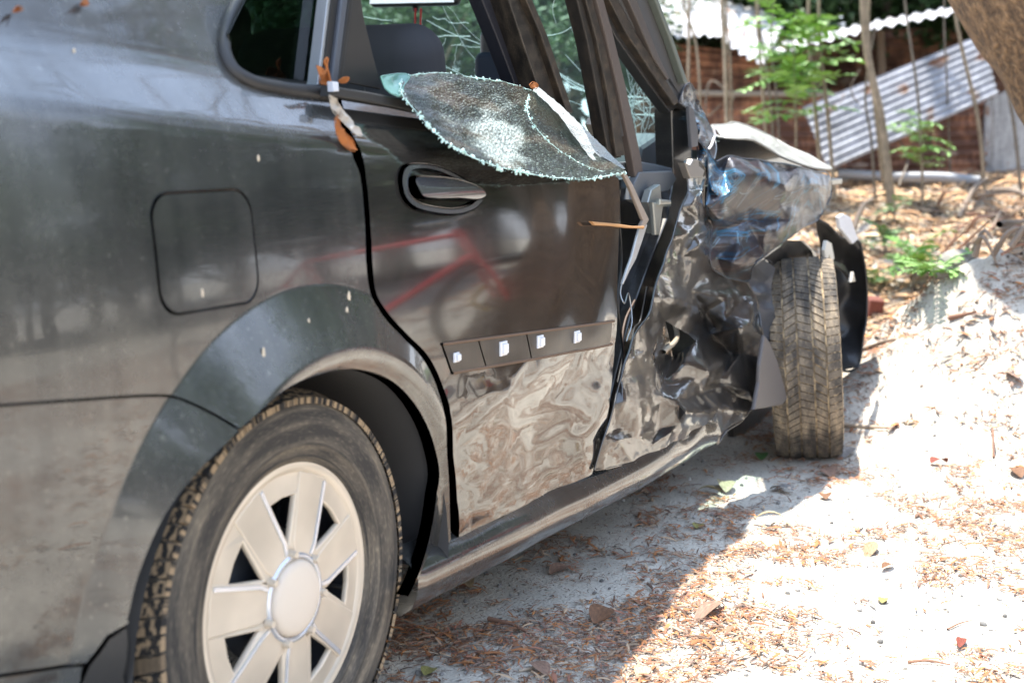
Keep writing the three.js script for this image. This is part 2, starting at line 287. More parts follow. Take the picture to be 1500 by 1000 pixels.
{
  const N = 420, pos = [], idx = [], uv = [], A = 70 / Math.sinh(5.4);
  for (let j = 0; j <= N; j++) for (let i = 0; i <= N; i++) {
    const x = 2.2 + A * Math.sinh(5.4 * (i / N * 2 - 1)), z = .4 + A * Math.sinh(5.4 * (j / N * 2 - 1));
    pos.push(x, groundY(x, z), z); uv.push(x, z);
    if (i < N && j < N) { const n = j * (N + 1) + i; idx.push(n, n + N + 1, n + 1, n + 1, n + N + 1, n + N + 2); }
  }
  structure('ground', geoOf(pos, idx, uv), M.sand);
}
// ---------------------------------------------------------------- the crashed saloon
const car = thing('crashed_car', 'dark grey saloon with its right front side crushed and windows smashed', 'car');
const HUB = [0, .292];
const smin = (a, b, k) => { const h = Math.max(0, Math.min(1, .5 + .5 * (b - a) / k)); return b * (1 - h) + a * h - k * h * (1 - h); };
const smax = (a, b, k) => -smin(-a, -b, k);
function baseZ(x, y) {
  const w = y + .062 * (x - .18) * ss(.5, .9, y);
  const lower = .026 - .26 * (y - .62) ** 2, up1 = .000 - (w - .940) * 1.0, up2 = -.090 - (w - 1.03) * .5;
  let z = smin(lower, smax(up1, up2, .012), .012);
  if (x < -.25) z -= .16 * (-.25 - x) ** 2;
  return z;
}
function quarterZ(x, y) {
  const r = Math.hypot(x - HUB[0], y - HUB[1]);
  let z = baseZ(x, y);
  const t = Math.max(0, (.456 - r) / .456);               // flat flare rising towards the arch lip
  z += smax(0, t * .17, .0012);
  const q = Math.hypot(x - .03, y - .25); z -= .030 * ss(.405, .36, q) * ss(-.2, .0, y - .2);   // rolled lip
  return z;
}
function doorZ(x, y) {
  let z = baseZ(x, y);
  const low = 1 - ss(.50, .60, y), front = ss(.55, 1.05, x), dent = ss(.35, .7, x);
  z += low * (.011 * fbm(x * 3.4, y * 6, 3, 3) + .004 * Math.abs(nz(x * 9, y * 15, 4)) + .012 * ss(.2, .42, y) * nz(x * 2.2, y * 7, 8));
  z -= low * dent * .018 * Math.exp(-(((x - .78) / .22) ** 2 + ((y - .40) / .09) ** 2));
  z += .006 * front * nz(x * 6, y * 5, 1);
  z -= .005 * ss(.94, 1.2, x + .12 * (y - .6)) ** 1.5;               // the skin folds inwards at the torn front edge
  return z;
}
const XY = (list, f) => list.map(([px, py]) => { const p = skin(px, py, f); return [p.x, p.y]; });
// --- rear quarter panel with its fuel flap
const lipPx = [[597, 874], [612, 844], [630, 784], [642, 712], [636, 652], [612, 598], [576, 559], [528, 541], [480, 544], [420, 568], [351, 627]];
const lipXY = smoothLoop(XY(lipPx, quarterZ), 5);
const seamXY = smoothLoop(XY([[351, 627], [312, 604], [258, 580], [228, 577], [120, 583], [0, 591]], quarterZ), 5);
const sealPx = [[345, 0], [325, 37], [320, 75], [332, 101], [355, 123], [411, 136], [483, 143]];
const gapL = [[497, 180], [515, 224], [526, 254], [534, 330], [536, 385], [541, 425], [560, 462], [590, 495], [614, 519], [632, 548], [647, 590], [654, 640], [658, 710], [660, 790]];
const fuel = (() => { const c = XY([[224, 285], [228, 281], [345, 279], [366, 290], [374, 355], [374, 425], [360, 446], [245, 450], [231, 430], [226, 360]], quarterZ), xs = c.map(p => p[0]), ys = c.map(p => p[1]), x0 = Math.min(...xs), x1 = Math.max(...xs), y0 = Math.min(...ys), y1 = Math.max(...ys), r = .034, o = []; for (const [cx, cy, a] of [[x1 - r, y1 - r, 0], [x0 + r, y1 - r, 90], [x0 + r, y0 + r, 180], [x1 - r, y0 + r, 270]]) for (let k = 0; k <= 6; k++) { const t = (a + k * 15) * Math.PI / 180; o.push([cx + r * Math.cos(t), cy + r * Math.sin(t)]); } return o; })();
const shrink = (loop, d) => { const cx = loop.reduce((s, p) => s + p[0], 0) / loop.length, cy = loop.reduce((s, p) => s + p[1], 0) / loop.length; return loop.map(([x, y]) => { const l = Math.hypot(x - cx, y - cy); return [x - (x - cx) / l * d, y - (y - cy) / l * d]; }); };
{
  const flareLines = [.4515, .4548, .4572, .4605, .41, .395, .38].map((r, k) => { const o = []; for (let i = 0; i <= 220; i++) { const a = (40 + i * .68) * Math.PI / 180; o.push(k < 4 ? [HUB[0] + r * Math.cos(a), HUB[1] + r * Math.sin(a)] : [.03 + r * Math.cos(a), .25 + r * Math.sin(a)]); } return o; });
  const tail = seamXY[seamXY.length - 1];
  const outline = [...lipXY, ...seamXY.slice(1), [-.95, tail[1] + .01], [-.97, 1.02], [-.80, 1.09], [-.55, 1.17], [-.25, 1.36], [.02, 1.42], [.16, 1.40],
    ...XY([[440, -110], [385, -55]], quarterZ), ...smoothLoop(XY(sealPx, quarterZ), 4), ...smoothLoop(XY(gapL, quarterZ), 4), ...XY([[652, 803]], quarterZ)];
  const q = part('rear_quarter_panel', panel(outline, [fuel], quarterZ, .0105, .022, .5, flareLines), M.dustyPaint, car);
  part('fuel_recess', panel(fuel, [], (x, y) => quarterZ(x, y) - .014, .02, .006), M.dustyPaint, q);
  const flap = part('fuel_flap', panel(shrink(fuel, .0052), [], (x, y) => quarterZ(x, y) + .0005, .012, .01), M.dustyPaint, car);
  // rear bumper skin below the seam, and the mud guard behind the wheel
  const lipRear = smoothLoop(XY([[351, 631], [288, 694], [240, 760], [204, 844], [188, 908]], quarterZ), 5);
  const bz = (x, y) => quarterZ(x, y) - .0025 - .05 * (1 - ss(.18, .36, y));
  const seamLow = seamXY.map(([x, y]) => [x, y - .004]).reverse();
  const low = XY([[188, 912], [156, 930], [126, 970], [0, 986]], bz);
  part('rear_bumper', panel([[-.96, tail[1] + .003], ...seamLow.slice(0, -1), ...lipRear, ...low, [-.96, low[3][1] - .01]], [], bz, .012, .02, .4, flareLines), M.dustyPaint, car);
  const gz = (x, y) => bz(x, y) - .004;
  const guard = XY([[185, 919], [160, 936], [131, 975], [120, 1000], [110, 1060], [170, 1070], [180, 990]], gz);
  part('mud_guard', panel(guard, [], gz, .02, .03), M.trim, car);
  const low2 = low.slice(2).map(([x, y]) => [x, y - .006]);
  part('bumper_skirt', panel([...low2, [-.96, low[3][1] - .016], [-.96, .2], [-.52, .2], [guard[4][0] - .012, guard[4][1]], [guard[2][0] - .01, guard[2][1]]], [], (x, y) => bz(x, y) - .003, .02, .02), M.dustyPaint, car);
  // arch lining
  const lin0 = []; for (let k = 0; k <= 24; k++) { const a = (-6 + k * 8.2) * Math.PI / 180; lin0.push(V(.02 + .385 * Math.cos(a), .265 + .365 * Math.sin(a), 0)); }
  const pos = [], idx = []; lin0.forEach((p, i) => { for (const z of [.012, -.30]) pos.push(p.x, p.y, z); if (i) idx.push(2 * i - 2, 2 * i - 1, 2 * i, 2 * i - 1, 2 * i + 1, 2 * i); });
  const back = new THREE.CircleGeometry(.40, 30, -.25, Math.PI + .5).translate(.02, .28, -.29);
  part('wheel_arch_liner', merge([geoOf(pos, idx), back]), M.underseal, car);
}
for (const [px, py, a, b] of [[511, 437, .004, .011], [386, 519, .003, .010], [296, 430, .0025, .007], [508, 455, .003, .006], [452, 470, .002, .004], [108, 76, .002, .005], [378, 232, .0025, .005]]) { const p = skin(px, py, quarterZ); part('mud_spot', new THREE.SphereGeometry(1, 10, 8).scale(a, b, .0012).translate(p.x, p.y, p.z), mat([.55, .46, .34], .9), car); }
// --- rear door
const doorRearPx = [[500, 147], [508, 175], [519, 202], [534, 243], [543, 336], [546, 390], [551, 429], [569, 459], [599, 492], [623, 516], [641, 546], [656, 585], [663, 630], [669, 720], [672, 793]];
const doorRear = smoothLoop(XY(doorRearPx, doorZ), 4);
const doorBot = XY([[688, 780], [736, 756], [806, 726], [866, 698]], doorZ);
const doorFront = XY([[872, 680], [884, 640], [893, 590], [900, 520], [904, 440], [907, 340], [908, 290], [906, 262]], doorZ);
const doorTop = XY([[840, 238], [760, 205], [680, 182], [600, 163]], doorZ);
const stripPx = { tl: [647, 504], tr: [899, 470], br: [896, 504], bl: [662, 546] };
const inStrip = (() => { const q = XY([stripPx.tl, stripPx.tr, stripPx.br, stripPx.bl], doorZ); return q; })();
const rearDoor = part('rear_door', panel([...doorRear, ...doorBot, ...doorFront, ...doorTop], [], doorZ, .0105, .03), M.paint, car);
{
  // band where the rub strip was: residue patch, bare clips
  const lift = (x, y) => doorZ(x, y) + .0018;
  const cut = (t0, t1) => [[lerp(inStrip[0][0], inStrip[1][0], t0), lerp(inStrip[0][1], inStrip[1][1], t0)], [lerp(inStrip[0][0], inStrip[1][0], t1), lerp(inStrip[0][1], inStrip[1][1], t1)], [lerp(inStrip[3][0], inStrip[2][0], t1), lerp(inStrip[3][1], inStrip[2][1], t1)], [lerp(inStrip[3][0], inStrip[2][0], t0), lerp(inStrip[3][1], inStrip[2][1], t0)]];
  const band = phys([.35, .27, .21], .5, { metalness: .3, clearcoat: .5, clearcoatRoughness: .2, map: rep(paintTex, 2, 2) });
  for (const [a, b] of [[0, .165], [.172, .42], [.427, .98]]) part('glue_band', panel(cut(a, b), [], lift, .012, .002), band, rearDoor);
  const edge = (a, b) => { const pts = []; for (let k = 0; k <= 16; k++) { const x = lerp(a[0], b[0], k / 16), y = lerp(a[1], b[1], k / 16); pts.push(V(x, y, doorZ(x, y) + .001)); } return tube(pts, .0028, 32, 5); };
  const glue = mat([.13, .08, .05], .7); part('glue_line', edge(inStrip[0], inStrip[1]), glue, rearDoor); part('glue_line', edge(inStrip[3], inStrip[2]), glue, rearDoor);
  for (const [px, py, s] of [[666, 523, .8], [735, 510, 1.25], [789, 500, 1.15], [843, 493, 1.15]]) { const p = skin(px, py, doorZ); part('clip', merge([box(p.x, p.y, p.z + .006, .013 * s, .014 * s, .009, .002), box(p.x, p.y, p.z + .003, .02 * s, .02 * s, .004, .001)]), mat([.74, .73, .74], .4), rearDoor); }
  // handle: bezel, recess, grip
  const H = (pts, f = doorZ) => smoothLoop(XY(pts, f), 5, true);
  const rim = H([[584, 262], [590, 245], [612, 241], [640, 246], [670, 260], [697, 280], [702, 290], [694, 302], [668, 312], [630, 310], [600, 300], [588, 285]]);
  const inner = H([[591, 264], [597, 250], [613, 246], [640, 251], [668, 264], [690, 281], [694, 290], [688, 298], [666, 306], [632, 304], [604, 295], [594, 283]]);
  const h = part('door_handle', panel(rim, [inner], (x, y) => doorZ(x, y) + .007, .006, .008), M.chromeGrey = phys([.24, .245, .26], .2, { metalness: .8, clearcoat: 1, clearcoatRoughness: .05 }), rearDoor);
  part('handle_recess', panel(inner, [], (x, y) => doorZ(x, y) + .003 - .010 * 1, .008, .003), phys([.30, .30, .31], .15, { metalness: .75, clearcoat: 1 }), rearDoor);
  const grip = H([[598, 268], [602, 261], [625, 260], [660, 264], [690, 276], [699, 285], [694, 290], [660, 289], [620, 289], [603, 284]]);
  part('handle_grip', panel(grip, [], (x, y) => doorZ(x, y) + .019 - 18 * (y - .865) ** 2, .005, .02), phys([.12, .12, .125], .25, { metalness: .6, clearcoat: 1, clearcoatRoughness: .04 }), rearDoor);
}
// --- painted door aperture of the body shell
{
  const inn = (x, y) => baseZ(x, y) - .045;
  part('door_aperture', panel([[.45, .20], [1.10, .20], [1.10, .92], [.9, .93], [.10, .97], [.10, .73], [.32, .66], [.42, .5]], [], inn, .05, .01), M.crushPaint, car);
}
// --- sill under both doors
{
  const prof = [[-.10, .155], [-.03, .162], [-.008, .178], [.004, .205], [.004, .232], [-.012, .25], [-.03, .262], [-.045, .275]];
  const pos = [], idx = [], uv = []; const X0 = .30, X1 = 1.83, n = 60;
  for (let i = 0; i <= n; i++) {
    const x = lerp(X0, X1, i / n), c = ss(1.3, 1.8, x), sw = -.010 * (x - .3);
    prof.forEach(([z, y]) => { const b = c * .014 * nz(x * 8, y * 25, 2); pos.push(x, y + .012 + sw + b + c * .02 * nz(x * 3, 4), z + .012 + b - c * .02 + .004 * nz(x * 5, y * 9, 6)); uv.push(x, y); });
    if (i < n) for (let j = 0; j < prof.length - 1; j++) { const a = i * prof.length + j; idx.push(a, a + prof.length, a + 1, a + 1, a + prof.length, a + prof.length + 1); }
  }
  part('sill', geoOf(pos, idx, uv), M.dustyPaint, car);
}
// --- wheels
function ringBlocks(ribs, R, hgt) {   // tread blocks: curved little bricks round the tyre, axis along z
  const out = [];
  for (const [a0, a1, n, slant, gap] of ribs) for (let k = 0; k < n; k++) {
    const t0 = k / n * Math.PI * 2, t1 = t0 + Math.PI * 2 / n * (1 - gap), s = slant * Math.PI * 2 / n, pos = [];
    const P = (r, t, a, sl) => { const q = t + sl; return [r * Math.cos(q), r * Math.sin(q), a]; };
    const drop = a => { const e = Math.abs(a) / .0975; return e > .72 ? .030 * (e - .72) ** 1.6 * 3.2 : 0; };
    const r = a => R - drop(a), c = [P(r(a0), t0, a0, 0), P(r(a0), t1, a0, 0), P(r(a1), t1, a1, s), P(r(a1), t0, a1, s), P(r(a0) - hgt, t0, a0, 0), P(r(a0) - hgt, t1, a0, 0), P(r(a1) - hgt, t1, a1, s), P(r(a1) - hgt, t0, a1, s)];
    for (const f of [[0, 1, 2, 3], [0, 4, 5, 1], [1, 5, 6, 2], [2, 6, 7, 3], [3, 7, 4, 0]]) for (const i of [0, 1, 2, 0, 2, 3]) pos.push(...c[f[i]]);
    const g = geoOf(pos); const uv = []; for (let i = 0; i < pos.length / 3; i++) { const x = pos[3 * i], y = pos[3 * i + 1]; uv.push(Math.atan2(y, x) / 6.283 * .6, pos[3 * i + 2] * .6 + .3); } g.setAttribute('uv', new THREE.Float32BufferAttribute(uv, 2)); out.push(g);
  }
  return merge(out);
}
const revolve = (pts, n = 96) => new THREE.LatheGeometry(pts.map(([r, a]) => new THREE.Vector2(r, a)), n).rotateX(Math.PI / 2);
const RIBS = [[-.096, -.060, 76, .35, .16], [-.055, -.024, 76, -.8, .2], [-.019, .019, 76, .5, .14], [.024, .055, 76, .8, .2], [.060, .096, 76, -.35, .16]];
function makeWheel(front) {
  const w = new THREE.Group(); w.name = 'wheel';
  const S = [[.186, .070], [.196, .086], [.203, .0885], [.2045, .091], [.207, .0885], [.220, .096], [.224, .0985], [.228, .0965], [.248, .1], [.262, .0995], [.276, .0955], [.284, .089], [.291, .085], [.2945, .078], [.2955, .05], [.296, 0], [.2955, -.05], [.2945, -.078], [.284, -.089], [.248, -.1], [.207, -.09], [.186, -.07]];
  part('tyre', revolve(S, 120), front ? M.tyreFront : M.tyre, w);
  const t = part('tread', ringBlocks(RIBS, .3015, .009), front ? M.tread : M.mudTread, w); t.userData.kind = 'stuff';
  if (front) { part('rim', merge([revolve([[.188, .07], [.17, .05], [.165, -.07], [.19, -.08]], 64), revolve([[.165, .0], [.02, .02]], 48)]), M.steel, w); return w; }
  // dark steel disc behind the hub cap
  const ds = new THREE.Shape(); ds.absarc(0, 0, .178, 0, 6.2832); for (let k = 0; k < 8; k++) { const h = new THREE.Path(), a = k * Math.PI / 4 + .2; h.absarc(.125 * Math.cos(a), .125 * Math.sin(a), .021, 0, 6.2832, true); ds.holes.push(h); }
  part('rim', merge([revolve([[.192, .074], [.178, .066], [.172, .03], [.17, -.07], [.192, -.08]], 72), new THREE.ExtrudeGeometry(ds, { depth: .006, bevelEnabled: false, curveSegments: 20 }).translate(0, 0, .028), revolve([[.1, .036], [.08, .052], [.05, .05], [0, .05]], 40)]), M.steel, w);
  // seven-spoke plastic hub cap
  const cap = new THREE.Group(); cap.name = 'hub_cap'; w.add(cap);
  const A0 = 68.5 * Math.PI / 180, ST = Math.PI * 2 / 7, face = r => .083 + .014 * (1 - (r / .2) ** 2) - .012 * ss(.185, .205, r) + .0;
  const dish = (g, add = 0) => { const p = g.attributes.position; for (let i = 0; i < p.count; i++) p.setZ(i, p.getZ(i) + face(Math.hypot(p.getX(i), p.getY(i))) + add); g.computeVertexNormals(); return g; };
  const disc = new THREE.Shape(); { const n = 140; for (let k = 0; k < n; k++) { const a = k / n * 6.2832; k ? disc.lineTo(.186 * Math.cos(a), .186 * Math.sin(a)) : disc.moveTo(.186 * Math.cos(a), .186 * Math.sin(a)); } }
  for (let k = 0; k < 7; k++) {
    const m = A0 + (k + .5) * ST, h = [], N = 9;
    const half = (r, side) => ST / 2 - Math.asin((side > 0 ? .031 : .034) / r);
    for (let i = 0; i <= N; i++) { const r = lerp(.079, .152, i / N); h.push([r, m + half(r, 1) * .97]); }
    for (let i = N; i >= 0; i--) { const r = lerp(.079, .152, i / N); h.push([r, m - half(r, -1) * .97]); }
    disc.holes.push(new THREE.Path(smoothLoop(h.map(([r, a]) => [r * Math.cos(a), r * Math.sin(a)]), 2, true).slice(0, -1).map(p => new THREE.Vector2(...p))));
  }
  part('cap_face', dish(new THREE.ExtrudeGeometry(disc, { depth: .004, bevelEnabled: true, bevelThickness: .003, bevelSize: .003, bevelSegments: 2, curveSegments: 60 }), -.011), M.hub, cap);
  part('cap_rim', revolve([[.176, .076], [.182, .083], [.19, .0855], [.199, .084], [.2055, .078], [.2065, .070], [.2, .066]], 110), M.hub, cap);
  for (let k = 0; k < 7; k++) {
    const a = A0 + k * ST, sh = (p) => { const s = new THREE.Shape(); p.forEach(([r, o], i) => { const x = r * Math.cos(a) - o * Math.sin(a), y = r * Math.sin(a) + o * Math.cos(a); i ? s.lineTo(x, y) : s.moveTo(x, y); }); return s; };
    const ex = (p, d, b) => dish(new THREE.ExtrudeGeometry(sh(p), { depth: d, bevelEnabled: true, bevelThickness: b, bevelSize: b, bevelSegments: 2 }), -.009);
    const sp = part('spoke', ex([[.060, -.022], [.080, -.029], [.178, -.037], [.1785, .0], [.177, .032], [.080, .026], [.060, .018]], .0045, .002), M.hub, cap);
    part('spoke_edge', ex([[.066, -.0215], [.082, -.0275], [.174, -.0345], [.174, -.029], [.083, -.0225], [.066, -.0165]], .0072, .0007), M.hubLine, sp);
    const t = A0 + (k + .5) * ST; part('clip_boss', new THREE.CylinderGeometry(.005, .007, .012, 8).rotateX(Math.PI / 2).translate(.066 * Math.cos(t), .066 * Math.sin(t), face(.06) + .001), M.hub, cap);
  }
  part('centre_cap', revolve([[.0565, .084], [.0555, .096], [.052, .1005], [.045, .103], [.03, .1055], [0, .107]], 48), M.hubDust, cap);
  part('centre_ring', revolve([[.068, .086], [.064, .0965], [.058, .0955], [.057, .088]], 48), M.hubLine, cap);
  const tv = new THREE.CylinderGeometry(.004, .004, .03, 8).rotateX(Math.PI / 2).translate(.15, -.03, .06); part('valve', tv, M.rubber, w);
  return w;
}
M.hubLine = mat([.62, .63, .66], .25, { metalness: .55 });
M.tyreFront = mat([1, 1, 1], .92, { map: rep(mirror(tex(256, 256, (u, v) => { const p = ss(-.1, .3, fbm(u * 12, v * 12, 4, 4)); return [lerp(120, 205, p), lerp(104, 180, p), lerp(82, 142, p)]; })), 5, 5) });
const wr = makeWheel(false); wr.position.set(0, .2945, -.104); car.add(wr);
const wf = makeWheel(true); { const c = far(1179, 524, 4.36); wf.position.copy(c); wf.rotation.set(-.075, .30, 0, 'YXZ'); car.add(wf); wf.userData.label = 'dusty front wheel turned inwards'; }
// --- crushed front door, fender, bonnet, bumper
const frontDoor = part('front_door', crumple(
  [[871, 688, 0], [885, 640, .012], [900, 592, .015], [915, 532, .01], [927, 496, 0], [951, 460, -.01], [960, 420, -.02], [972, 387, -.02], [990, 330, -.03], [1008, 279, -.04], [1002, 240, -.05], [1020, 234, -.05], [1033, 249, -.05], [1031, 300, -.06], [1044, 330, -.085], [1040, 384, -.08], [1062, 405, -.08], [1092, 412, -.06], [1108, 438, -.04], [1119, 496, -.015], [1115, 535, 0], [1107, 590, 0], [1086, 617, -.01], [1062, 634, -.02], [1051, 652, -.03], [1044, 626, -.03], [1005, 641, -.005], [960, 664, .0], [930, 679, .0]],
  [[940, 600, .022], [972, 560, -.04], [930, 640, .015], [958, 520, -.035], [985, 522, -.09], [1003, 530, -.02], [1040, 545, .0], [1056, 566, -.035], [1050, 600, .005], [1005, 604, .035], [965, 628, -.015], [972, 640, .012], [1028, 575, -.03], [1070, 520, -.06], [1085, 481, .012], [1062, 436, -.05], [1104, 444, -.02], [1100, 470, -.005], [1060, 470, -.045], [1032, 455, -.10], [1010, 425, -.06], [985, 440, -.02], [1024, 360, -.02], [1004, 342, -.015], [1014, 300, -.015], [1040, 490, -.09], [1020, 500, -.05], [975, 470, -.06], [1000, 385, -.05], [1080, 580, -.035], [1070, 600, .005], [905, 645, .02], [900, 670, .005]],
  { extra: 30, jit: .017, sub: 8, amp: .0034, freq: 9, crease: .55, relax: 2, rim: .0028, skip: [[968, 516], [984, 500], [1004, 474], [1018, 476], [1013, 502], [1000, 514], [984, 520]] }), M.crushPaint, car, 'crumpled front door');
const fender = part('front_fender', crumple(
  [[1036, 214, -.08], [1046, 236, -.07], [1068, 228, -.06], [1110, 234, -.02], [1170, 244, 0], [1215, 257, -.02], [1219, 279, -.02], [1208, 306, -.01], [1200, 320, -.01], [1155, 349, 0], [1119, 376, 0], [1104, 388, -.01], [1097, 412, -.045], [1062, 405, -.075], [1040, 384, -.075], [1044, 330, -.08], [1034, 300, -.055], [1038, 262, -.07]],
  [[1056, 290, -.03], [1080, 258, -.005], [1098, 300, -.03], [1150, 280, .022], [1180, 300, -.005], [1122, 338, .012], [1085, 350, -.035], [1064, 332, -.07], [1075, 386, -.02], [1058, 372, -.06], [1120, 262, .01], [1190, 270, .012], [1130, 312, -.012], [1064, 262, -.045], [1160, 322, .01], [1052, 320, -.035]],
  { extra: 26, jit: .013, sub: 8, amp: .0032, freq: 9, crease: .55, relax: 2, rim: .0026 }), M.scraped, car, 'torn front fender with blue paint scrapes');
part('bonnet', crumple(
  [[1043, 184, -.30], [1080, 180, -.42], [1110, 190, -.40], [1140, 206, -.34], [1185, 227, -.2], [1218, 246, -.06], [1195, 246, -.03], [1170, 239, -.03], [1140, 227, -.04], [1120, 214, -.05], [1101, 204, -.06], [1082, 203, -.07], [1060, 202, -.10]],
  [[1085, 191, -.22], [1115, 200, -.2], [1150, 217, -.16], [1100, 196, -.12], [1130, 212, -.1], [1165, 228, -.1]],
  { extra: 10, jit: .012, sub: 5, amp: .006, freq: 8, crease: .5, rim: .004 }), phys([.62, .60, .53], .5, { metalness: .1, clearcoat: .6, clearcoatRoughness: .3, map: leafTex }), car, 'buckled bonnet with a lifted edge');
part('wheel_arch_liner', crumple(
  [[1119, 378, -.03], [1150, 352, -.03], [1172, 352, -.06], [1190, 366, -.05], [1206, 402, -.02], [1216, 445, -.02], [1200, 400, -.1], [1185, 386, -.12], [1130, 390, -.1]],
  [[1165, 372, -.06]], { extra: 6, jit: .01, sub: 3, amp: .004, rim: 0 }), M.trim, car);
{
  const bp = crumple([[1198, 322, -.06], [1214, 330, -.04], [1228, 345, -.02], [1246, 352, .0], [1258, 352, .02], [1264, 372, .03], [1269, 405, .035], [1270, 455, .035], [1263, 510, .03], [1256, 538, .02], [1234, 542, -.01], [1228, 500, -.06], [1220, 450, -.08], [1212, 418, -.08], [1203, 398, -.09], [1204, 360, -.09]],
    [[1245, 420, -.03], [1250, 480, -.02], [1240, 380, -.04], [1225, 390, -.07], [1246, 520, -.005]], { extra: 8, jit: .008, sub: 4, amp: .004, freq: 7, crease: .6, rim: .005 });
  const b = part('front_bumper', bp, M.plastic, car, 'black bumper shell torn loose');
  const tab = (pts, z, m, d = .012) => part('bumper_bracket', slab(pts, z, d, .002), m, b);
  tab([[1229, 318], [1236, 313], [1247, 318], [1252, 334], [1258, 350], [1250, 357], [1240, 344], [1232, 334]], .03, mat([.62, .63, .66], .35));
  tab([[1206, 398], [1222, 386], [1238, 398], [1250, 412], [1247, 404], [1238, 388], [1222, 381], [1208, 384]], .0, M.plastic);
  tab([[1212, 352], [1219, 356], [1223, 378], [1219, 385], [1216, 372], [1211, 384], [1209, 366]], .005, mat([.6, .57, .5], .5));
  tab([[1251, 398], [1254, 412], [1248, 413]], .025, mat([.55, .5, .42], .5));
}
part('mud_flap', slab([[1121, 491], [1128, 500], [1140, 529], [1150, 566], [1154, 584], [1147, 593], [1125, 597], [1106, 600], [1113, 560], [1114, 535]], .03, .012, .004), M.trimGrey, car);
// posts, latch and torn strips in the door opening
{
  part('inner_post', slab([[985, 160], [1008, 160], [1014, 200], [1012, 262], [1002, 330], [985, 400], [965, 470], [940, 520], [915, 640], [885, 690], [872, 690], [900, 560], [925, 460], [950, 390], [978, 320], [988, 260]], -.14, .05, .004), M.crushPaint, car);
  part('inner_post', slab([[908, 262], [930, 258], [962, 262], [985, 268], [985, 330], [960, 372], [935, 420], [920, 470], [906, 500], [912, 400]], -.17, .03, .004), M.crushPaint, car);
  // striker bracket
  const g = [slab([[955, 278], [968, 270], [970, 292], [984, 293], [984, 302], [972, 303], [966, 340], [958, 342], [955, 318], [950, 296]], -.06, .02, .003), slab([[957, 296], [972, 296], [967, 344], [961, 344]], -.045, .012, .003), slab([[968, 291], [984, 293], [984, 299], [968, 300]], -.035, .014, .004)];
  part('door_latch', merge(g), mat([.34, .35, .32], .35, { metalness: .7 }), car);
  part('latch_plate', slab([[938, 252], [985, 250], [992, 262], [980, 280], [948, 284], [940, 300], [925, 292], [930, 268]], -.09, .02, .003), mat([.10, .105, .11], .5), car);
  // torn strips and hanging wires
  part('torn_strip', slab(stripe([[944, 328, 10], [937, 352, 9], [929, 378, 7], [920, 398, 4], [913, 416, 2]], 8), -.03, .006, .002), mat([.55, .55, .54], .3, { metalness: .5 }), car);
  part('torn_strip', slab(stripe([[912, 248, 4], [925, 272, 6], [937, 300, 7], [947, 322, 9], [941, 334, 6]], 6), -.02, .008, .002), mat([.26, .21, .17], .5), car);
  const wire = (pts, r, m) => part('wire', tube(pts.map(([a, b, z]) => side(a, b, z)), r, 40, 5), m, car);
  wire([[913, 408, -.05], [909, 430, -.05], [914, 444, -.04], [921, 430, -.06], [926, 470, -.05], [918, 500, -.04]], .0016, M.metal);
  wire([[905, 300, -.04], [911, 380, -.06], [905, 440, -.03], [912, 520, -.05], [905, 560, -.04]], .0022, M.rubber);
  wire([[930, 440, -.09], [916, 470, -.08], [912, 500, -.07], [918, 540, -.06]], .003, mat([.1, .06, .04], .6));
  wire([[948, 420, -.10], [938, 470, -.1], [930, 480, -.09], [922, 520, -.06]], .0025, M.plastic);
  wire([[987, 470, -.12], [992, 490, -.10], [972, 516, -.05]], .007, mat([.36, .30, .22], .6));
  part('hinge', slab([[1004, 238], [1012, 241], [1016, 233], [1024, 234], [1025, 243], [1033, 250], [1030, 260], [1012, 261], [1008, 250]], -.03, .02, .003), mat([.28, .26, .24], .35, { metalness: .6 }), car);
}

part('inner_wing', slab([[1078, 392], [1100, 384], [1150, 356], [1178, 352], [1196, 372], [1204, 400], [1190, 470], [1160, 560], [1120, 640], [1075, 640], [1070, 520]], -.26, .02, 0), M.crushPaint, car);
part('inner_wing', crumple([[1090, 398, -.06], [1104, 389, -.03], [1120, 380, -.02], [1134, 392, -.03], [1130, 430, -.03], [1138, 480, -.02], [1142, 520, -.03], [1124, 500, -.03], [1108, 470, -.05]], [[1118, 430, -.02]], { extra: 3, sub: 5, amp: .003, freq: 9, rim: .001 }), mat([.07, .075, .085], .35, { metalness: .3 }), car);
part('slam_panel', box(2.72, .80, -.26, .86, .02, .40, .004), M.crushPaint, car);
part('bonnet_skin', box(2.74, .885, -1.02, .92, .02, 1.30, .008), M.dustyPaint, car);
part('inner_wing', slab([[1040, 196], [1062, 200], [1100, 204], [1140, 226], [1178, 242], [1150, 250], [1100, 244], [1060, 246], [1044, 240]], -.24, .02, 0), M.crushPaint, car); // wing rail below the bonnet edge
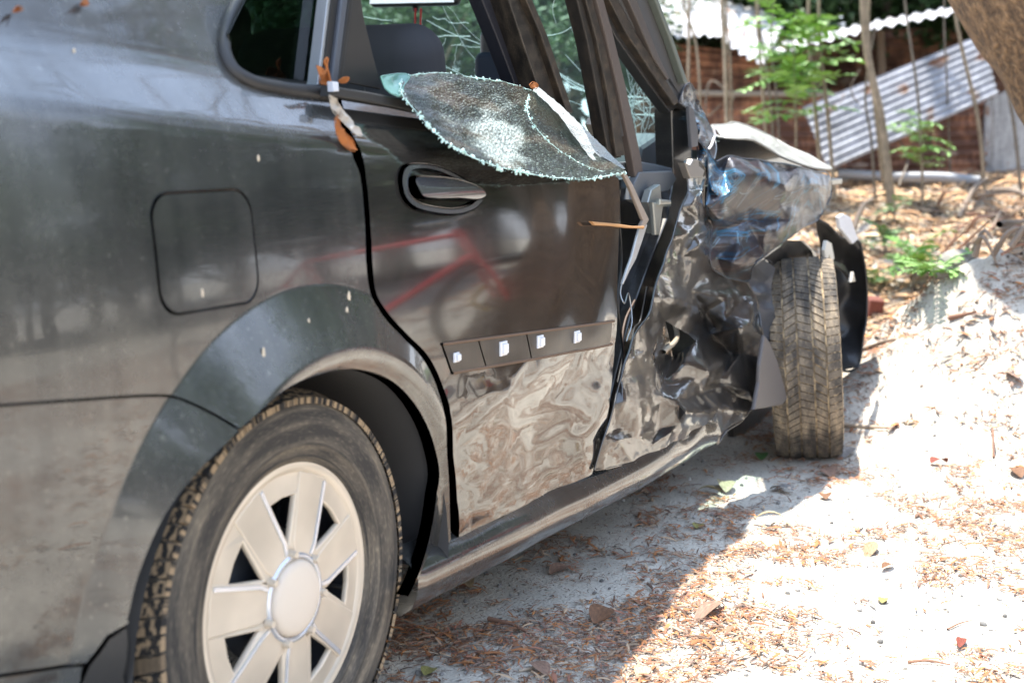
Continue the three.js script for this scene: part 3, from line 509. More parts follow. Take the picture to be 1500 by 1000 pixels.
// --- pillars, glass and cabin
{
  const bar = (name, pts, w, z, d, m, b = .003) => part(name, slab(stripe(pts, w), z, d, b), m, car);
  const blue = mat([.085, .095, .115], .35, { metalness: .2 }), grime = rep(tyreTex, 5, 5), brown = mat([.30, .26, .235], .5, { map: grime }), greyB = mat([.34, .33, .34], .42, { map: grime }), navy = mat([.012, .013, .02], .5);
  // rear quarter light
  const gl = [[358, 0], [334, 49], [336, 75], [349, 97], [375, 110], [466, 121], [482, 0], [488, -60], [400, -60]];
  const glass = part('quarter_window', slab(gl, -.098, .004, .001), M.tint, car);
  const sealPts = [[400, -66], [348, 0], [330, 40], [326, 75], [338, 102], [361, 118], [411, 130], [484, 138]].map(([a, b]) => { const p = skin(a, b, quarterZ); p.z += .002; return p; });
  part('window_seal', taperTube(sealPts, [.011, .0105, .0105, .0115, .0115], 80, 10), M.trim, car);
  bar('pillar_strip', [[484, -20], [467, 124]], 4, -.075, .02, mat([.42, .44, .47], .25, { metalness: .6 }), .001);
  bar('pillar_strip', [[493, -20], [478, 124]], 13, -.085, .03, M.plastic);
  bar('pillar_strip', [[508, -20], [490, 122]], 9, -.078, .03, blue);
  bar('pillar_strip', [[517, -20], [498, 118]], 7, -.082, .03, M.plastic);
  part('sail_panel', slab([[519, -20], [526, -20], [534, 30], [559, 131], [500, 119]], -.09, .008, .002), mat([.03, .028, .027], .4), car);
  bar('belt_trim', [[484, 133], [540, 142], [590, 152], [680, 172], [780, 205], [850, 232], [906, 254]], 15, -.038, .02, M.rubber);
  part('pillar_cap', slab([[488, 119], [496, 120], [497, 134], [489, 134]], -.03, .012, .002), mat([.55, .57, .62], .3), car);
  // centre pillar and the bent front door frame
  bar('centre_pillar', [[712, -20], [740, 50], [768, 124]], 26, -.17, .03, navy);
  bar('centre_pillar', [[738, -20], [762, 60], [796, 150]], 12, -.15, .04, M.plastic);
  bar('centre_pillar', [[753, -20, 28], [782, 60, 32], [818, 160, 36]], 30, -.13, .05, greyB);
  bar('door_frame', [[767, -20], [797, 50], [836, 166]], 9, -.115, .03, brown);
  bar('door_frame', [[848, -20, 14], [868, 60, 14], [884, 140, 16], [902, 232, 18]], 14, -.11, .03, mat([.17, .15, .14], .55, { map: grime }));
  bar('door_frame', [[858, -20, 9], [880, 60, 10], [897, 140, 12], [910, 228, 13]], 9, -.10, .03, brown);
  bar('door_frame', [[868, -20], [890, 60], [905, 140], [914, 200]], 7, -.105, .02, M.underseal);
  bar('door_frame', [[874, -20, 10], [893, 50, 11], [912, 130, 12], [934, 236, 13], [937, 258, 12]], 10, -.095, .02, mat([.075, .058, .05], .5));
  // windscreen pillar
  bar('windscreen_pillar', [[876, -20, 18], [910, 50, 18], [958, 120, 16], [988, 160, 16]], 18, -.13, .03, M.plastic);
  bar('windscreen_pillar', [[890, -20, 13], [922, 44, 12], [958, 100, 12], [992, 152, 10]], 12, -.11, .03, brown);
  bar('windscreen_pillar', [[903, -20, 12], [934, 40, 10], [968, 100, 10], [994, 142, 8]], 11, -.12, .03, M.underseal);
  bar('windscreen_pillar', [[918, -20, 12], [942, 36, 10], [962, 84, 8], [980, 116, 4]], 11, -.105, .03, mat([.06, .05, .045], .5));
  part('windscreen_pillar', slab([[926, -20], [955, -20], [985, 60], [1006, 126], [1010, 162], [994, 150], [972, 108], [950, 50]], -.12, .04, .004), M.underseal, car);
  bar('pillar_edge', [[955, -20, 5], [984, 56, 5], [1006, 122, 5]], 5, -.10, .02, mat([.10, .115, .10], .35));
  // torn pillar foot and cowl
  part('pillar_foot', crumple([[994, 150, -.11], [1004, 125, -.12], [1012, 122, -.12], [1020, 145, -.13], [1036, 175, -.14], [1048, 205, -.12], [1046, 236, -.08], [1036, 262, -.08], [1022, 240, -.07], [1022, 214, -.09], [1014, 208, -.1], [1012, 165, -.11]], [[1022, 180, -.06], [1030, 214, -.06]], { extra: 12, jit: .012, sub: 5, amp: .006, freq: 12 }), M.scraped, car);
  part('pillar_foot', slab([[1010, 156], [1016, 158], [1023, 190], [1023, 214], [1014, 216], [1012, 190]], -.06, .01, .002), mat([.07, .07, .075], .45), car);
  bar('torn_wire', [[1046, 186], [1049, 198], [1044, 212], [1040, 218]], 2, -.04, .004, mat([.8, .8, .8], .4), .0005);
  // windscreen, cracked
  const wsP = (u, v) => V(lerp(2.30, 1.60, v) + .06 * Math.sin(Math.PI * u), lerp(.93, 1.41, v), lerp(lerp(-.19, -1.52, u), lerp(-.31, -1.38, u), v));
  const pos = [], idx = [], N = 16; for (let j = 0; j <= N; j++) for (let i = 0; i <= N; i++) { const p = wsP(i / N, j / N); pos.push(p.x, p.y, p.z); if (i < N && j < N) { const a = j * (N + 1) + i; idx.push(a, a + 1, a + N + 1, a + 1, a + N + 2, a + N + 1); } }
  const ws = part('windscreen', geoOf(pos, idx), M.glass, car);
  const cracks = [];
  const crack = (u, v, a, L, r) => { const pts = []; for (let k = 0; k <= 7; k++) { const t = k / 7, q = wsP(Math.max(.01, Math.min(.99, u + L * t * Math.cos(a + .25 * t) + rr(-.005, .005))), Math.max(.01, Math.min(.99, v + L * t * Math.sin(a + .25 * t) * 1.6 + rr(-.008, .008)))); q.x -= .003; pts.push(q); } cracks.push(tube(pts, r, 14, 4)); };
  for (let i = 0; i < 46; i++) { const t = rnd() * 6.283; crack(.14 + rr(-.05, .05), .2 + rr(-.08, .08), t, rr(.06, .34), rr(.0004, .0010)); }
  for (let i = 0; i < 34; i++) crack(rr(.1, .95), rr(.1, .95), rr(-.5, .5) + (rnd() < .4 ? 1.6 : 0), rr(.08, .3), rr(.0004, .0009));
  const ck = part('crack_lines', merge(cracks), M.crack, ws); ck.userData.kind = 'stuff';
  // cabin
  const seat = new THREE.Group(); seat.name = 'front_seat'; car.add(seat);
  const cushion = (x, y, z, w, h, d, r, ry = 0) => box(x, y, z, d, h, w, r, [0, 0, ry]);
  part('backrest', new RoundedBoxGeometry(.16, .66, .50, 5, .07).rotateZ(-.0).translate(0, 0, 0).rotateZ(.18).translate(1.08, .86, -.62), M.seat, seat);
  part('seat_cushion', new RoundedBoxGeometry(.5, .18, .5, 4, .06).translate(1.36, .50, -.62), M.seat, seat);
  part('seam', tube([V(.945, 1.17, -.50), V(.955, 1.0, -.50), V(.985, .85, -.50)], .002, 10, 5), M.underseal, seat);
  const s2 = new THREE.Group(); s2.name = 'front_seat'; car.add(s2);
  part('backrest', new RoundedBoxGeometry(.16, .62, .46, 4, .07).rotateZ(.18).translate(1.42, .78, -1.22), mat([.02, .03, .05], .8), s2);
  part('headrest', new RoundedBoxGeometry(.1, .17, .26, 4, .045).translate(1.32, 1.2, -1.22), M.cabin, s2);
  // far side pillar trim with belt guide, seen against the light
  const bg = onX(724, 60, 1.62);
  part('belt_guide', merge([new RoundedBoxGeometry(.05, .10, .07, 3, .02).translate(bg.x, bg.y - .02, bg.z), new RoundedBoxGeometry(.04, .3, .045, 3, .015).translate(bg.x, bg.y - .16, bg.z - .01)]), M.plastic, car);
  const sb = onX(722, 100, 1.6); part('seat_side', new RoundedBoxGeometry(.05, .28, .09, 3, .02).translate(sb.x, sb.y - .1, sb.z), mat([.012, .022, .04], .7), car);
  const mr = onX(608, -4, 1.72), mirrorG = new THREE.Group(); mirrorG.name = 'rear_view_mirror'; car.add(mirrorG);
  part('housing', new RoundedBoxGeometry(.035, .065, .25, 4, .016).rotateY(.25).translate(mr.x, mr.y + .008, mr.z), M.plastic, mirrorG);
  part('mirror_glass', new RoundedBoxGeometry(.004, .052, .232, 2, .002).rotateY(.25).translate(mr.x - .018, mr.y + .008, mr.z + .0), M.chrome, mirrorG);
  part('stem', tube([V(mr.x + .02, mr.y, mr.z), V(mr.x + .08, mr.y + .12, mr.z)], .009, 6, 8), M.plastic, mirrorG);
  part('swivel_knob', new THREE.SphereGeometry(.009, 10, 8).translate(mr.x, mr.y - .03, mr.z), M.plastic, mirrorG);
  for (const dx of [-3.5, 4.5]) { const a = onX(612 + dx, 12, 1.70), b = onX(611 + dx, 42, 1.70); part('red_cord', tube([a, a.clone().lerp(b, .5), b], .0028, 8, 5), M.red, car); }
  // dashboard and steering column side
  const ds = [[1.90, .70], [1.86, .84], [1.90, .915], [2.02, .945], [2.26, .935], [2.30, .70]], dsh = new THREE.Shape(ds.map(p => new THREE.Vector2(...p)));
  part('dashboard', new THREE.ExtrudeGeometry(dsh, { depth: 1.22, bevelEnabled: true, bevelThickness: .02, bevelSize: .012, bevelSegments: 2 }).translate(0, 0, -1.5), M.dash, car);
  const vp = side(974, 212, -.285); part('air_vent', new THREE.TorusGeometry(.034, .009, 8, 22).translate(vp.x, vp.y, vp.z), M.plastic, car);
  part('door_mirror_arm', slab([[872, 182], [876, 172], [884, 168], [890, 172], [890, 196], [880, 200]], -.25, .03, .006), mat([.42, .36, .29], .6), car);
  part('door_card', slab([[905, 238], [935, 236], [960, 240], [985, 246], [988, 262], [960, 262], [930, 258]], -.12, .02, .003), M.dash, car);
  // the rest of the shell: roof, tail, far side, floor
  const roof = (u, v) => V(lerp(.02, 1.66, u), 1.405 + .05 * Math.sin(Math.PI * v) + .03 * Math.sin(Math.PI * u), lerp(-.285, -1.42, v)), rp = [], ri = [];
  for (let j = 0; j <= 12; j++) for (let i = 0; i <= 12; i++) { const p = roof(i / 12, j / 12); rp.push(p.x, p.y, p.z); if (i < 12 && j < 12) { const a = j * 13 + i; ri.push(a, a + 1, a + 13, a + 1, a + 14, a + 13); } }
  part('roof', geoOf(rp, ri), M.dustyPaint, car);
  part('boot_lid', box(-.72, 1.065, -.85, .50, .03, 1.32, .012), M.dustyPaint, car);
  part('rear_window', box(-.22, 1.24, -.85, .64, .006, 1.06, 0, [0, 0, .52]), M.glass, car);
  part('tail_panel', box(-.955, .70, -.85, .03, .72, 1.52, .012), M.dustyPaint, car);
  part('rear_shelf', box(-.2, 1.0, -.85, .5, .02, 1.36), M.cabin, car);
  part('rear_seat', new RoundedBoxGeometry(.16, .56, 1.26, 4, .06).rotateZ(.3).translate(.12, .74, -.85), M.seat, car);
  const left = new THREE.Shape([[-.95, .30], [-.36, .22], [.36, .22], [2.15, .20], [2.95, .34], [3.3, .4], [3.28, .72], [2.3, .93], [-.5, 1.03], [-.96, 1.02]].map(p => new THREE.Vector2(...p)));
  part('far_side_panel', new THREE.ExtrudeGeometry(left, { depth: .03, bevelEnabled: true, bevelThickness: .008, bevelSize: .008, bevelSegments: 2 }).translate(0, 0, -1.74), M.dustyPaint, car);
  for (const [x0, x1, w] of [[-.30, -.05, .16], [.95, .92, .09], [2.22, 1.62, .07]]) part('far_pillar', merge([taperTube([V(x0, .98, -1.68), V(x1, 1.42, -1.44)], [w * .5, w * .38], 6, 8)]), M.cabin, car);
  part('floor_pan', box(1.1, .235, -.86, 2.5, .03, 1.5), M.underseal, car);
  part('engine_bay', box(2.78, .55, -.95, .8, .42, 1.1, .03), mat([.16, .155, .15], .6), car);
  part('bulkhead', box(2.33, .6, -.88, .04, .62, 1.3), M.crushPaint, car);
}
// slumped side window: crazed tinted glass folded out over the sill
{
  const rows = [
    [[590, 112, -.050], [640, 107, -.055], [700, 114, -.055], [760, 126, -.06], [796, 142, -.065], [826, 166, -.07]],
    [[587, 126, -.030], [630, 140, -.020], [700, 158, -.020], [760, 168, -.03], [806, 180, -.04], [842, 192, -.065]],
    [[590, 140, -.015], [632, 175, .015], [700, 204, .03], [765, 216, .025], [830, 222, -.01], [876, 222, -.05]],
    [[600, 152, .0], [650, 205, .045], [712, 238, .07], [776, 254, .075], [850, 262, .05], [917, 253, -.01]]];
  const P = rows.map(r => r.map(([a, b, z]) => side(a, b, z)));
  const at = (u, v) => { const cols = P.map(r => new THREE.CatmullRomCurve3(r).getPoint(u)); return new THREE.CatmullRomCurve3(cols).getPoint(v); };
  const N = 64, K = 34, pos = [], idx = [], uv = [];
  for (let j = 0; j <= K; j++) for (let i = 0; i <= N; i++) { const p = at(i / N, j / K), b = .0032 * nz(p.x * 30, p.y * 40, p.z * 30) + .0016 * nz(p.x * 90, p.y * 90, p.z * 90); pos.push(p.x, p.y + b, p.z + b); uv.push(i / N, j / K); if (i < N && j < K) { const a = j * (N + 1) + i; idx.push(a, a + N + 1, a + 1, a + 1, a + N + 1, a + N + 2); } }
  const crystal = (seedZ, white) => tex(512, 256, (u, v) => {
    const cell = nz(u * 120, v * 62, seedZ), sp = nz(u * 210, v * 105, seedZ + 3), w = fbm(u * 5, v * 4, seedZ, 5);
    const sunWhite = white ? .8 + .6 * w : ss(.0, .14, .19 - Math.hypot((u - .50) * .9, (v - .62) * .55) + .32 * w);  // sunlit white painted into the glass: a patch on the sheet, all over the flap
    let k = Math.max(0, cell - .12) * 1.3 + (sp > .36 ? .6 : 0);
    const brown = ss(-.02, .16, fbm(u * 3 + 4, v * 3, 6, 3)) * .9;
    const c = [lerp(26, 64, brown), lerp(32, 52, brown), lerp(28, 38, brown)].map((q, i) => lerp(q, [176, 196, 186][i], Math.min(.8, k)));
    const f = Math.min(1, Math.max(0, sunWhite)) * (.62 + .5 * cell + .18 * nz(u * 60, v * 30, 9)); return c.map((q, i) => lerp(q, [212, 226, 222][i], Math.max(0, Math.min(.95, f))));
  });
  const bump = tex(512, 256, (u, v) => { const c = 128 + 110 * nz(u * 120, v * 60, 2) + 50 * nz(u * 230, v * 115, 5); return [c, c, c]; }, false);
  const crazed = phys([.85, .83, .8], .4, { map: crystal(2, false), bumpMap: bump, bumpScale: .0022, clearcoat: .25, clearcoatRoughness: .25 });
  const pane = thing('shattered_window', 'crazed sheet of dark window glass slumped out over the rear door handle', 'broken glass');
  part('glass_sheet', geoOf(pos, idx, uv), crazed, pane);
  // crumbly broken edge
  const edgeMat = phys([.66, .86, .82], .2, { transmission: .35, thickness: 0, roughness: .3 });
  const edge = (f, n, r0, r1) => { const c = [], line = []; for (let k = 0; k <= 40; k++) { const p = f(Math.min(.999, k / 40)); line.push(p.add(V(rr(-.0012, .0012), rr(-.001, .001), 0))); } c.push(taperTube(line, Array.from({ length: 24 }, () => r0 * rr(.3, 1.3)), 120, 5)); for (let k = 0; k < n; k++) { const p = f(rnd()), q = Math.pow(rnd(), 2.2), r = lerp(r0 * .5, r1, q), g = new THREE.IcosahedronGeometry(r, 0); g.scale(rr(.6, 2.2), rr(.5, 1.1), rr(.6, 1.4)); g.rotateZ(rr(0, 3)); g.rotateY(rr(0, 3)); g.translate(p.x + rr(-.004, .004), p.y + rr(-.004, .003), p.z + rr(-.004, .004)); c.push(g); } return merge(c); };
  const e1 = part('crumbled_edge', edge(t => at(t, 1), 240, .0010, .0034), edgeMat, pane); e1.userData.kind = 'stuff';
  const e2 = part('crumbled_edge', edge(t => at(0, t), 40, .0009, .0028), edgeMat, pane); e2.userData.kind = 'stuff';
  const e4 = part('crumbled_edge', edge(t => at(t, 0), 90, .0010, .0022), edgeMat, pane); e4.userData.kind = 'stuff';
  // fold running down the sheet and the flap turned up beyond it
  const fold = [[775, 138, -.045], [772, 158, -.02], [780, 180, 0], [805, 208, .02], [845, 236, .035], [885, 252, .02]].map(([a, b, z]) => side(a, b, z));
  const fc = new THREE.CatmullRomCurve3(fold), e3 = part('fold_line', edge(t => fc.getPoint(t), 120, .0007, .0022), edgeMat, pane); e3.userData.kind = 'stuff';
  const flapA = [[786, 125, -.075], [820, 153, -.08], [859, 190, -.08], [893, 224, -.07], [917, 247, -.03]], flapB = [[781, 132, -.035], [818, 168, -.03], [844, 202, -.028], [870, 236, -.02], [886, 245, -.015]];
  const cA = new THREE.CatmullRomCurve3(flapA.map(q => side(...q))), cB = new THREE.CatmullRomCurve3(flapB.map(q => side(...q))), fp = [], fi = [], fu = [];
  for (let j = 0; j <= 8; j++) for (let i = 0; i <= 60; i++) { const p = cA.getPoint(i / 60).lerp(cB.getPoint(i / 60), j / 8); fp.push(p.x, p.y + .002 * nz(p.x * 60, p.y * 60, 2), p.z + .003 * nz(p.x * 50, p.y * 50)); fu.push(i / 60, j / 16); if (i < 60 && j < 8) { const a = j * 61 + i; fi.push(a, a + 61, a + 1, a + 1, a + 61, a + 62); } }
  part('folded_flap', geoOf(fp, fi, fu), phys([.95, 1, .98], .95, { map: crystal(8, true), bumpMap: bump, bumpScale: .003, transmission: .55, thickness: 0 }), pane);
  const chip = crumple([[558, 112, -.05], [588, 108, -.05], [600, 110, -.045], [590, 128, -.03], [588, 142, -.02], [566, 132, -.035]], [], { extra: 3, jit: .006, sub: 5, amp: .002, freq: 20, rim: .0016 });
  part('corner_shard', chip, phys([.20, .42, .36], .15, { transmission: .5, thickness: 0 }), pane);
  settle(pane, .55, .84, .02);
  // dry scraps wedged in the gap and on the glass
  const scrap = (pts, z, m, label) => recentre(solo('dry_leaf', crumple(pts.map(([a, b]) => [a + rr(-1.5, 1.5), b + rr(-1.5, 1.5), z + rr(-.004, .012)]), [], { extra: 5, jit: .008, sub: 4, amp: .004, freq: 40, relax: 1, rim: .0007, crease: .8 }), m, label, 'leaf'));
  const husk = leafMat([.80, .74, .66]), orange = leafMat([.55, .17, .03]);
  scrap([[483, 140], [491, 143], [499, 156], [509, 172], [518, 184], [527, 187], [531, 197], [522, 198], [511, 190], [498, 175], [487, 160]], .0, husk, 'pale curled husk stuck in the gap behind the rear door');
  scrap([[489, 172], [495, 170], [499, 185], [506, 196], [517, 207], [520, 220], [511, 217], [500, 209], [493, 195]], -.002, orange, 'orange dry leaf wedged below the pale husk');
  scrap([[463, 96], [470, 99], [478, 108], [482, 122], [475, 124], [468, 121], [466, 108]], -.06, orange, 'orange dry leaf caught at the foot of the rear window pillar');
  scrap([[497, 117], [505, 113], [511, 114], [507, 121], [499, 122]], -.06, orange, 'small orange leaf scrap beside the grey pillar cap');
  scrap([[774, 123], [782, 121], [790, 124], [787, 129], [779, 128]], -.06, orange, 'orange leaf scrap on the rim of the broken glass');
  { const onBody = (pts, label) => { const q = skin(pts[0][0], pts[0][1], quarterZ); scrap(pts, q.z + .006, orange, label); };
    onBody([[17, 17], [22, 9], [30, 8], [31, 13], [24, 17]], 'small orange leaf lying on the rear wing by the boot edge'); onBody([[117, 2], [125, -2], [129, 4], [124, 9], [119, 7]], 'tiny orange petal stuck high on the rear roof pillar'); }
  const tw = side(476, 85, -.06); recentre(solo('dry_tendril', tube([[471, 112], [478, 100], [475, 90], [480, 85], [478, 96], [482, 112], [486, 138]].map(([a, b]) => side(a, b, -.055)), .0022, 40, 6), orange, 'thin curled orange tendril on the rear window pillar', 'tendril'));
  recentre(solo('wood_splinter', slab([[867, 324], [876, 325], [900, 327], [928, 331], [945, 331], [944, 335], [920, 334], [895, 331], [872, 330]], .035, .008, .002), mat([.42, .22, .09], .8), 'thin tan wood splinter jammed across the front edge of the rear door', 'splinter'));
}
settle(car, 1.3, 0, -.85);
// ---------------------------------------------------------------- corrugated iron shed and what stands round it
const groundHit = (px, py) => { const d = rayOf(px, py); for (let t = 1.4; t < 40; t += .02) { const p = CAM.clone().addScaledVector(d, t); if (p.y <= groundY(p.x, p.z)) return V(p.x, groundY(p.x, p.z), p.z); } return CAM.clone().addScaledVector(d, 12); };
const rustTex = mirror(tex(512, 512, (u, v) => { const p = fbm(u * 5, v * 5, 3, 5), q = fbm(u * 30, v * 6, 8, 3), k = ss(-.25, .35, p + .5 * q), g = ss(.22, .4, fbm(u * 4 + 9, v * 7, 5, 4)); const c = [lerp(112, 188, k), lerp(84, 142, k), lerp(72, 114, k)]; return [lerp(c[0], 176, g), lerp(c[1], 160, g), lerp(c[2], 146, g)]; }));
const zincTex = mirror(tex(512, 512, (u, v) => { const p = fbm(u * 6, v * 6, 3, 5), s = fbm(u * 40, v * 5, 2, 3), r = ss(.18, .36, fbm(u * 5 + 3, v * 5, 12, 4)); const k = 186 + 70 * p + 34 * s; return [lerp(k, 150, r), lerp(k * 1.0, 104, r), lerp(k * 1.02, 74, r)]; }));
M.rust = mat([.82, .74, .70], .85, { map: rustTex, metalness: .1 });
M.zinc = mat([.62, .63, .66], .5, { map: zincTex, metalness: .25 });
M.zincWhite = mat([.92, .91, .90], .6, { map: zincTex, metalness: .05 });
function corrugated([a, b, c, d], n, amp, seg = 14, warp = .0) {   // corners a-b along the ridges, d-c opposite; n ridges between
  const pos = [], idx = [], uv = [], m = n * 8, nrm = new THREE.Vector3().crossVectors(b.clone().sub(a), d.clone().sub(a)).normalize(), L = a.distanceTo(b), Wd = a.distanceTo(d);
  for (const off of [0, .0025]) for (let j = 0; j <= m; j++) for (let i = 0; i <= seg; i++) {
    const u = i / seg, v = j / m, p = a.clone().lerp(b, u).lerp(d.clone().lerp(c, u), v).addScaledVector(nrm, amp * Math.sin(v * n * 2 * Math.PI) + off + warp * fbm(u * L * 2, v * Wd * 2, 3, 3)); pos.push(p.x, p.y, p.z); uv.push(u * L, v * Wd);
    if (i < seg && j < m) { const k = (off ? (m + 1) * (seg + 1) : 0) + j * (seg + 1) + i; idx.push(k, k + 1, k + seg + 1, k + 1, k + seg + 2, k + seg + 1); }
  }
  return geoOf(pos, idx, uv);
}
const F = (px, py, d) => far(px, py, d);
{
  const shed = thing('iron_shed', 'rusty corrugated iron shed with a collapsing pale roof', 'shed');
  part('wall_sheet', corrugated([F(930, 58, 10.4), F(1130, 80, 10.4), F(1130, 142, 10.35), F(930, 140, 10.4)], 6, .014), M.rust, shed);
  part('wall_sheet', corrugated([F(930, 138, 10.3), F(1120, 140, 10.3), F(1120, 240, 10.3), F(930, 240, 10.3)], 8, .014), M.rust, shed);
  part('wall_sheet', corrugated([F(1115, 132, 10.34), F(1240, 134, 10.34), F(1240, 246, 10.3), F(1115, 244, 10.3)], 8, .014), M.rust, shed);
  part('wall_sheet', corrugated([F(1236, 170, 10.38), F(1370, 150, 10.38), F(1370, 256, 10.3), F(1236, 258, 10.3)], 8, .014), M.rust, shed);
  part('wall_sheet', corrugated([F(1366, 150, 10.34), F(1446, 142, 10.34), F(1446, 258, 10.3), F(1366, 256, 10.3)], 8, .014), M.rust, shed);
  part('side_sheet', corrugated([F(1441, 262, 10.25), F(1444, 150, 10.25), F(1530, 100, 12.6), F(1530, 270, 12.6)], 22, .012), M.zinc, shed);
  part('back_wall', corrugated([F(930, 66, 12.9), F(1540, 30, 12.9), F(1540, 260, 12.9), F(930, 240, 12.9)], 14, .014), M.rust, shed);
  // roof sheets: a pale one sagging over the wall, a second one lifting towards the right
  part('roof_sheet', corrugated([F(945, 52, 9.9), F(968, -40, 12.9), F(1060, -4, 12.9), F(1050, 58, 9.9)], 7, .012, 20, .16), M.zincWhite, shed);
  part('roof_sheet', corrugated([F(1046, 52, 9.85), F(1056, -2, 12.8), F(1150, 34, 12.6), F(1118, 100, 9.7)], 6, .012, 20, .12), M.zincWhite, shed);
  part('roof_sheet', corrugated([F(1122, 82, 9.95), F(1140, 62, 12.7), F(1290, 28, 12.7), F(1285, 42, 9.9)], 9, .012), M.zincWhite, shed);
  part('roof_sheet', corrugated([F(1282, 42, 9.85), F(1290, 29, 12.7), F(1480, -8, 12.7), F(1480, 5, 9.85)], 10, .012), M.zincWhite, shed);
  for (const [x, y] of [[1000, 64], [1195, 70], [1290, 46], [1445, 20]]) part('post', taperTube([F(x, 262, 10.5), F(x + 4, 150, 10.5), F(x, y, 10.5)], [.035, .03, .03], 8, 8), mat([.16, .12, .09], .9), shed);
  part('rail', taperTube([F(985, 136, 10.22), F(1120, 137, 10.22), F(1230, 139, 10.22)], [.022, .02, .02], 8, 8), mat([.3, .26, .22], .9), shed);
  settle(shed, ...F(1200, 255, 11).toArray());
  recentre(solo('leaning_sheet', corrugated([F(1176, 157, 9.6), F(1438, 50, 9.75), F(1463, 138, 9.35), F(1214, 250, 9.25)], 9, .018), M.zinc, 'grey corrugated iron sheet leaning slantwise against the shed', 'iron sheet'));
  recentre(solo('pipe', taperTube([F(1228, 254, 9.35), F(1310, 259, 9.3), F(1380, 260, 9.2), F(1436, 266, 9.1)], [.034, .032, .035, .036], 20, 10), mat([.24, .25, .27], .5), 'grey pipe lying along the foot of the shed', 'pipe'));
}
const standAt = (px, d) => { const p = far(px, 300, d); p.y = groundY(p.x, p.z); return p; };
// thin saplings in front of the shed
const barkPale = mat([.40, .31, .21], .85, { map: leafTex }), barkGrey = mat([.26, .21, .16], .9, { map: leafTex });
const saplings = [
  [[1007, 150], [1009, 70], [1012, -30], 5, 9.4, 0, 'leafless pale sapling beside the windscreen pillar'], [[1025, 130], [1019, 60], [1000, 0], 4, 9.3, 0, 'thin bent sapling under the sagging roof edge'],
  [[1066, 182], [1062, 80], [1058, -30], 7, 9.2, 0, 'straight pale sapling rising behind the buckled bonnet'], [[1072, 182], [1070, 90], [1064, 10], 4, 9.25, 0, 'slim stem tight against the straight pale sapling'],
  [[1124, 198], [1116, 110], [1108, -20], 5, 9.2, 0, 'pale stem left of the leafy sapling in front of rusty iron'], [[1134, 202], [1126, 120], [1112, 20], 4, 9.1, 1, 'grey stem close behind the leafy sapling'], [[1142, 204], [1138, 140], [1130, 60], 3.5, 9.3, 1, 'very thin grey stem among the leafy fronds'],
  [[1201, 238], [1193, 140], [1184, 30], 6, 9.0, 0, 'pale stem crossing the low end of the leaning iron sheet'], [[1224, 296], [1214, 180], [1200, 30], 6, 8.2, 0, 'pale stem rooted just beyond the bonnet tip'],
  [[1308, 312], [1292, 180], [1268, 60], 13, 8.2, 0, 'thickest pale trunk crossing the middle of the leaning sheet'], [[1298, 285], [1282, 150], [1272, 40], 7, 8.5, 0, 'second trunk twinned with the thickest one'], [[1284, 262], [1276, 200], [1268, 140], 4, 8.8, 1, 'thin grey stem behind the twin trunks'],
  [[1353, 256], [1346, 150], [1324, -20], 4, 8.8, 1, 'grey stem leaning across the leaning sheet'], [[1394, 270], [1388, 130], [1384, 0], 3, 8.8, 1, 'thread-thin upright stem before the leaning sheet'],
  [[1444, 284], [1434, 180], [1400, 20], 6, 8.6, 0, 'curved sapling at the upper end of the leaning sheet'], [[1498, 240], [1484, 170], [1462, 60], 5, 8.8, 1, 'grey sapling under the big leaning trunk'],
  [[1318, 268], [1324, 214], [1246, 132], 3.5, 8.9, 1, 'dead branch propped slantwise on the twin trunks'], [[1076, 140], [1042, 118], [1036, 170], 3, 9.5, 1, 'crooked grey branch in front of the shaded wall']];
for (const [a, b, c, w, d, k, label] of saplings) {
  const r = w * d / FPX / 2, hit = groundHit(...a), dh = hit.clone().sub(CAM).dot(FW), dd = dh < 9.8 ? dh : d, base = dh < 9.8 ? hit : standAt(a[0] + (a[1] < 240 ? (a[0] - b[0]) * .6 : 0), d), near = true;
  const A = near && label.indexOf('branch') < 0 ? base : F(...a, d), D = near ? dd : d, Bp = F(...b, D), Cp = F(...c, D), top = Cp.clone().add(Cp.clone().sub(Bp).multiplyScalar(label.indexOf('branch') < 0 ? 1.3 : .1)).add(V(0, .1, .1));
  const t = thing('sapling', label, 'sapling', 'thin saplings in front of the shed');
  A.y -= .02;
  part('trunk', taperTube([A, Bp, Cp, top], [r * 1.1, r, r * .85, r * .55], 20, 7, .12), k ? barkGrey : barkPale, t);
  settle(t, A.x, A.y, A.z);
}
// leafy shoots
const greenA = phys([.16, .33, .045], .6, { transmission: .25, thickness: 0 }), greenB = phys([.10, .22, .05], .6, { transmission: .25, thickness: 0 });
const leaflet = (L, W) => { const n = 5, pos = [], idx = []; for (let i = 0; i <= n; i++) { const t = i / n, w = W * Math.sin(Math.PI * Math.pow(t, .8)) * .5, y = -.12 * L * t * t; pos.push(L * t, y + .12 * w, w, L * t, y - .05 * w, 0, L * t, y + .12 * w, -w); if (i < n) { const a = i * 3; idx.push(a, a + 3, a + 1, a + 1, a + 3, a + 4, a + 1, a + 4, a + 2, a + 2, a + 4, a + 5); } } return geoOf(pos, idx); };
function frond(len, pairs, lw) {   // one pinnate leaf pointing along +x
  const out = [], m = new THREE.Matrix4(), rib = tube([V(0, 0, 0), V(len * .5, .06 * len, 0), V(len, -.10 * len, 0)], .0022, 10, 4); out.push(rib);
  for (let i = 1; i <= pairs; i++) { const t = i / (pairs + .5), x = len * t, y = len * (.24 * t * (1 - t) * 1 - .1 * t * t), l = lw * (1 - .35 * Math.abs(t - .45)); for (const s of [-1, 1]) { const g = leaflet(l, l * .36); g.applyMatrix4(m.makeRotationFromEuler(new THREE.Euler(rr(-.3, .3), -s * rr(1.0, 1.3), rr(-.2, .15)))); g.translate(x, y, 0); out.push(g); } }
  return merge(out);
}
